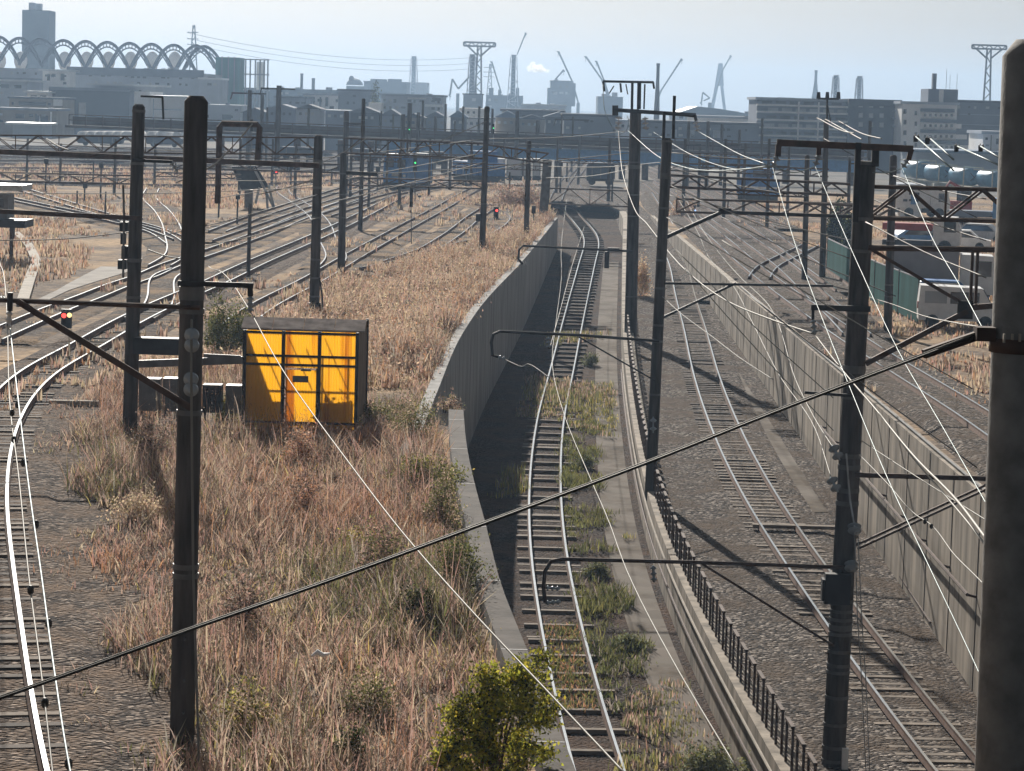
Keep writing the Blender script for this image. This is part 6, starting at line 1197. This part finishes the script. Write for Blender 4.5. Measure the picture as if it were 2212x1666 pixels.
wagon('dark wagon between the two blue locomotives', 905, 328, 960, 350, 325)
# green mesh fence
mat('fence_green', (0.05, 0.21, 0.20), .7, var=.3, scale=.8, stretch=(1, 1, .3))
m = MATS['fence_green']; n = m.node_tree.nodes; l = m.node_tree.links; tp = n.new('ShaderNodeBsdfTranslucent'); tp.inputs[0].default_value = (.05, .22, .18, 1); ms = n.new('ShaderNodeMixShader'); ms.inputs[0].default_value = .4; l.new(n['Principled BSDF'].outputs[0], ms.inputs[1]); l.new(tp.outputs[0], ms.inputs[2]); l.new(ms.outputs[0], n['Material Output'].inputs[0])
fp = [GF(x, y, zyr) for x, y in ((1786, 592), (1836, 622), (1888, 655), (1940, 680), (1982, 700))]; fh = [2.0, 2.0, 2.0, 2.0, 2.0]
fe = thing('fence', tuple(fp[0]), 'teal-green mesh sheet fence beside the truck yard', 'fence')
for i in range(4):
    mb = MB(); a, b = fp[i], fp[i + 1]; mb.beam(a + Vector((0, 0, 1.05)), b + Vector((0, 0, 1.05)), .03, 1.9); mb.build('mesh_sheet', 'fence_green', fe)
    mb = MB(); mb.beam(a + Vector((0, .05, 2.03)), b + Vector((0, .05, 2.03)), .05); mb.build('top_rail', 'galvanised', fe)
for a in fp: mb = MB(); mb.tube(a + Vector((0, .06, -.2)), a + Vector((0, .06, 2.1)), .045, .045, 8); mb.build('post', 'grey_steel', fe)
# tank containers
mat('tank_blue', (0.09, 0.25, 0.40), .4, var=.15); mat('tank_cream', (0.55, 0.52, 0.42), .5, var=.15)
for i, (x, y0, y1) in enumerate(((2001, 348, 388), (2047, 357, 394), (2102, 363, 403), (2163, 370, 408))):
    D = 345 - i * 6; k = S(D); h = (y1 - y0) * k; c = GD(x, (y0 + y1) / 2, D); R0 = h * .5; r = thing('tank_container', (c.x, D, c.z - R0), 'blue-ended tank container in cream frame, %s of four by the right-edge pole' % ordn[i], 'tank container', 'tank containers in the right yard')
    ax = Vector((-.28, 1, 0)).normalized(); mb = MB(); mb.lathe(c, [(.05, -.3), (R0 * .6, -.22), (R0 * .92, 0), (R0 * .95, 5.2), (R0 * .6, 5.5)], 20, ax); mb.build('barrel', 'tank_blue', r, True)
    mb = MB()
    for a in (R_(45), R_(135)): mb.beam(c + ax * -.32 + Vector((math.cos(a) * R0 * .6, 0, math.sin(a) * R0 * .6)), c + ax * -.32 - Vector((math.cos(a) * R0 * .6, 0, math.sin(a) * R0 * .6)), .09)
    mb.build('end_cross', 'dark_steel', r)
    for s in (-1, 1): mb = MB(); b0 = c + Vector((s * R0 * 1.02, 0, 0)); mb.beam(b0 - Vector((0, 0, R0)), b0 + Vector((0, 0, R0)), .14); mb.beam(b0 + Vector((0, 0, -R0)), b0 + ax * 5.3 + Vector((0, 0, -R0)), .14); mb.beam(b0 + Vector((0, 0, R0)), b0 + ax * 5.3 + Vector((0, 0, R0)), .14); mb.build('frame', 'tank_cream', r)
    mb = MB(); mb.box((c.x - .6, D + 2.6, c.z - R0 - .4), (R0 * 2, 5.6, .5)); mb.build('chassis', 'tank_cream', r)
# trucks, van, cars
def truck(label, x0, x1, yb, hbox, D=None, yaw=0, box='wall_mid', cabm='paint_white', length=6.5, width=2.2, cab=True, zf=zyr, boxz=.9):
    b = GF((x0 + x1) / 2, yb, zf); T = frame(tuple(b), yaw); r = thing('truck', tuple(b), label, 'truck')
    L = length; mb = MB(); lbox(mb, T, (-L / 2, -width / 2, boxz), (L / 2 - 1.9, width / 2, boxz + hbox)); mb.build('cargo_box', box, r)
    mb = MB(); hexa(mb, T, [(L / 2 - 1.8, .55), (L / 2, .55), (L / 2, 1.4), (L / 2 - .25, 2.45), (L / 2 - 1.8, 2.5)], -width / 2 + .05, width / 2 - .05); mb.build('cab', cabm, r)
    mb = MB(); lbox(mb, T, (L / 2 - 1.1, -width / 2 + .02, 1.45), (L / 2 - .3, -width / 2 + .06, 2.2)); mb.build('side_window', 'glass_dark', r)
    mb = MB(); mb.add([T(L / 2 + .02, -width / 2 + .15, 1.45), T(L / 2 + .02, width / 2 - .15, 1.45), T(L / 2 - .2, width / 2 - .15, 2.4), T(L / 2 - .2, -width / 2 + .15, 2.4), T(L / 2 - .02, -width / 2 + .15, 1.42), T(L / 2 - .02, width / 2 - .15, 1.42), T(L / 2 - .28, width / 2 - .15, 2.4), T(L / 2 - .28, -width / 2 + .15, 2.4)], [(0, 1, 2, 3), (7, 6, 5, 4), (0, 4, 5, 1), (2, 6, 7, 3)]); mb.build('windscreen', 'glass_dark', r)
    mb = MB(); lbox(mb, T, (-L / 2, -width * .35, .45), (L / 2 - .3, width * .35, .8)); mb.build('chassis', 'dark_steel', r)
    for x in (-L / 2 + 1.2, L / 2 - 1.0):
        for s in (-1, 1): p = T(x, s * width / 2 * .95, .45); ax = Vector(T(0, -1, 0)) - Vector(T(0, 0, 0)); mb = MB(); mb.lathe(p, [(.2, -.14), (.45, -.12), (.45, .12), (.2, .14)], 14, ax); mb.build('wheel', 'rubber', r)
    return r
mat('box_grey', (0.36, 0.34, 0.36), .5, var=.06)
truck('big grey box truck with white cab parked behind the green fence', 1934, 2128, 655, 1.85, yaw=R_(-8), box='box_grey', length=5.4, boxz=.9)
truck('white truck with a pale cargo box in the far right yard', 1960, 2010, 470, 1.6, yaw=R_(10), box='paint_white', length=5)
truck('blue-cab flat truck in the far right yard beside the right-edge pole', 2085, 2155, 492, .5, yaw=R_(-15), box='wall_grey', cabm='girder_blue', length=5.5)
truck('red-bodied truck with grey top in the middle right yard', 1938, 2042, 545, .45, yaw=R_(-12), box='paint_red', length=5.2, boxz=1.5, cabm='paint_white')
# van
b = GF(2068, 708, zyr); T = frame(tuple(b), R_(-6)); r = thing('van', tuple(b), 'white van parked nearest the green fence behind the right-edge pole', 'van')
mb = MB(); hexa(mb, T, [(-1.75, .35), (1.75, .35), (1.8, .95), (1.35, 1.15), (.95, 1.8), (-1.7, 1.86), (-1.78, 1.0)], -.8, .8); mb.build('body', 'paint_white', r)
mb = MB(); lbox(mb, T, (-1.5, -.815, 1.1), (-.55, -.803, 1.62)); mb.build('side_window', 'window_pale', r); mb = MB(); lbox(mb, T, (-.4, -.815, 1.1), (.85, -.803, 1.62)); mb.build('side_window', 'glass_dark', r)
mb = MB(); mb.add([T(1.34, -.72, 1.18), T(1.34, .72, 1.18), T(1.0, .68, 1.74), T(1.0, -.68, 1.74), T(1.37, -.72, 1.2), T(1.37, .72, 1.2), T(1.03, .68, 1.76), T(1.03, -.68, 1.76)], [(3, 2, 1, 0), (4, 5, 6, 7), (0, 1, 5, 4), (1, 2, 6, 5), (2, 3, 7, 6), (3, 0, 4, 7)]); mb.build('windscreen', 'glass_dark', r)
mb = MB(); lbox(mb, T, (-1.82, -.76, .85), (-1.76, -.6, 1.15)); mb.build('tail_light', 'paint_red', r); mb = MB(); lbox(mb, T, (1.72, -.74, .75), (1.83, -.5, .9)); mb.build('headlight', 'paint_white', r)
mb = MB(); lbox(mb, T, (.02, -.812, .45), (.04, -.802, 1.75)); mb.build('door_seam', 'grey_steel', r)
for x in (-1.15, 1.15):
    for s in (-1, 1): mb = MB(); mb.lathe(T(x, s * .74, .3), [(.12, -.09), (.3, -.08), (.3, .08), (.12, .09)], 14, Vector(T(0, -1, 0)) - Vector(T(0, 0, 0))); mb.build('wheel', 'rubber', r)
def car(label, x, yb, m, yaw=0):
    b = GF(x, yb, zyr); T = frame(tuple(b), yaw); r = thing('car', tuple(b), label, 'car', 'cars parked in the right yard')
    mb = MB(); hexa(mb, T, [(-2, .3), (2, .3), (2.02, .7), (1.2, .88), (.6, 1.4), (-1.1, 1.42), (-1.9, .92), (-2.05, .7)], -.8, .8); mb.build('body', m, r)
    mb = MB(); hexa(mb, T, [(-1.5, .92), (1.05, .9), (.55, 1.32), (-1.05, 1.33)], -.82, .82); mb.build('window', 'glass_dark', r)
    for q in (-1.25, 1.25):
        for s in (-1, 1): mb = MB(); mb.lathe(T(q, s * .74, .3), [(.12, -.09), (.3, -.08), (.3, .08), (.12, .09)], 12, Vector(T(0, -1, 0)) - Vector(T(0, 0, 0))); mb.build('wheel', 'rubber', r)
car('white car beside the red-bodied truck', 2076, 540, 'paint_white', R_(-10)); car('silver car behind the white car near the right-edge pole', 2120, 525, 'galvanised', R_(-20)); car('dark car roof glinting behind the white van', 2040, 668, 'loco_blue', R_(-4)); car('blue car at the left end of the right yard row', 1985, 535, 'girder_blue', R_(15))
# red excavator
b = GF(2070, 470, zyr); r = thing('excavator', tuple(b), 'small red excavator with raised arm in the far right yard', 'excavator'); T = frame(tuple(b), R_(20))
mb = MB(); lbox(mb, T, (-.9, -.8, .6), (.9, .8, 1.5)); mb.build('body', 'paint_red', r); mb = MB(); lbox(mb, T, (-.2, -.8, 1.5), (.8, .1, 2.4)); mb.build('cab', 'glass_dark', r)
mb = MB(); mb.path([T(.8, 0, 1.2), T(.2, 0, 2.6), T(-1.0, 0, 3.2), T(-1.8, 0, 2.2)], [.2, .18, .15, .1], 6); mb.build('arm', 'paint_red', r)
for s in (-1, 1): mb = MB(); hexa(mb, T, [(-1.1, .1), (-.9, 0), (.9, 0), (1.1, .1), (1.1, .5), (.9, .6), (-.9, .6), (-1.1, .5)], s * .8 - .2, s * .8 + .2); mb.build('track', 'rubber', r)

# ---------------------------------------------------------------- air
HZ = 0.00033
mb = MB(); mb.box((0, 2100, 31), (8000, 4240, 80)); hz = mb.build('haze', 'wall_pale', org=(0, 2100, 31)); hz['kind'] = 'stuff'; hz['label'] = 'pale blue haze lying over the whole yard and skyline'; hz['category'] = 'haze'
m = bpy.data.materials.new('haze_air'); m.use_nodes = True; n = m.node_tree.nodes; n.clear(); out = n.new('ShaderNodeOutputMaterial'); pv = n.new('ShaderNodeVolumePrincipled')
pv.inputs['Color'].default_value = (.50, .71, 1.0, 1); pv.inputs['Density'].default_value = HZ; pv.inputs['Anisotropy'].default_value = 0.35; m.node_tree.links.new(pv.outputs[0], out.inputs['Volume'])
try: m.cycles.homogeneous_volume = True
except Exception: pass
hz.data.materials.clear(); hz.data.materials.append(m)
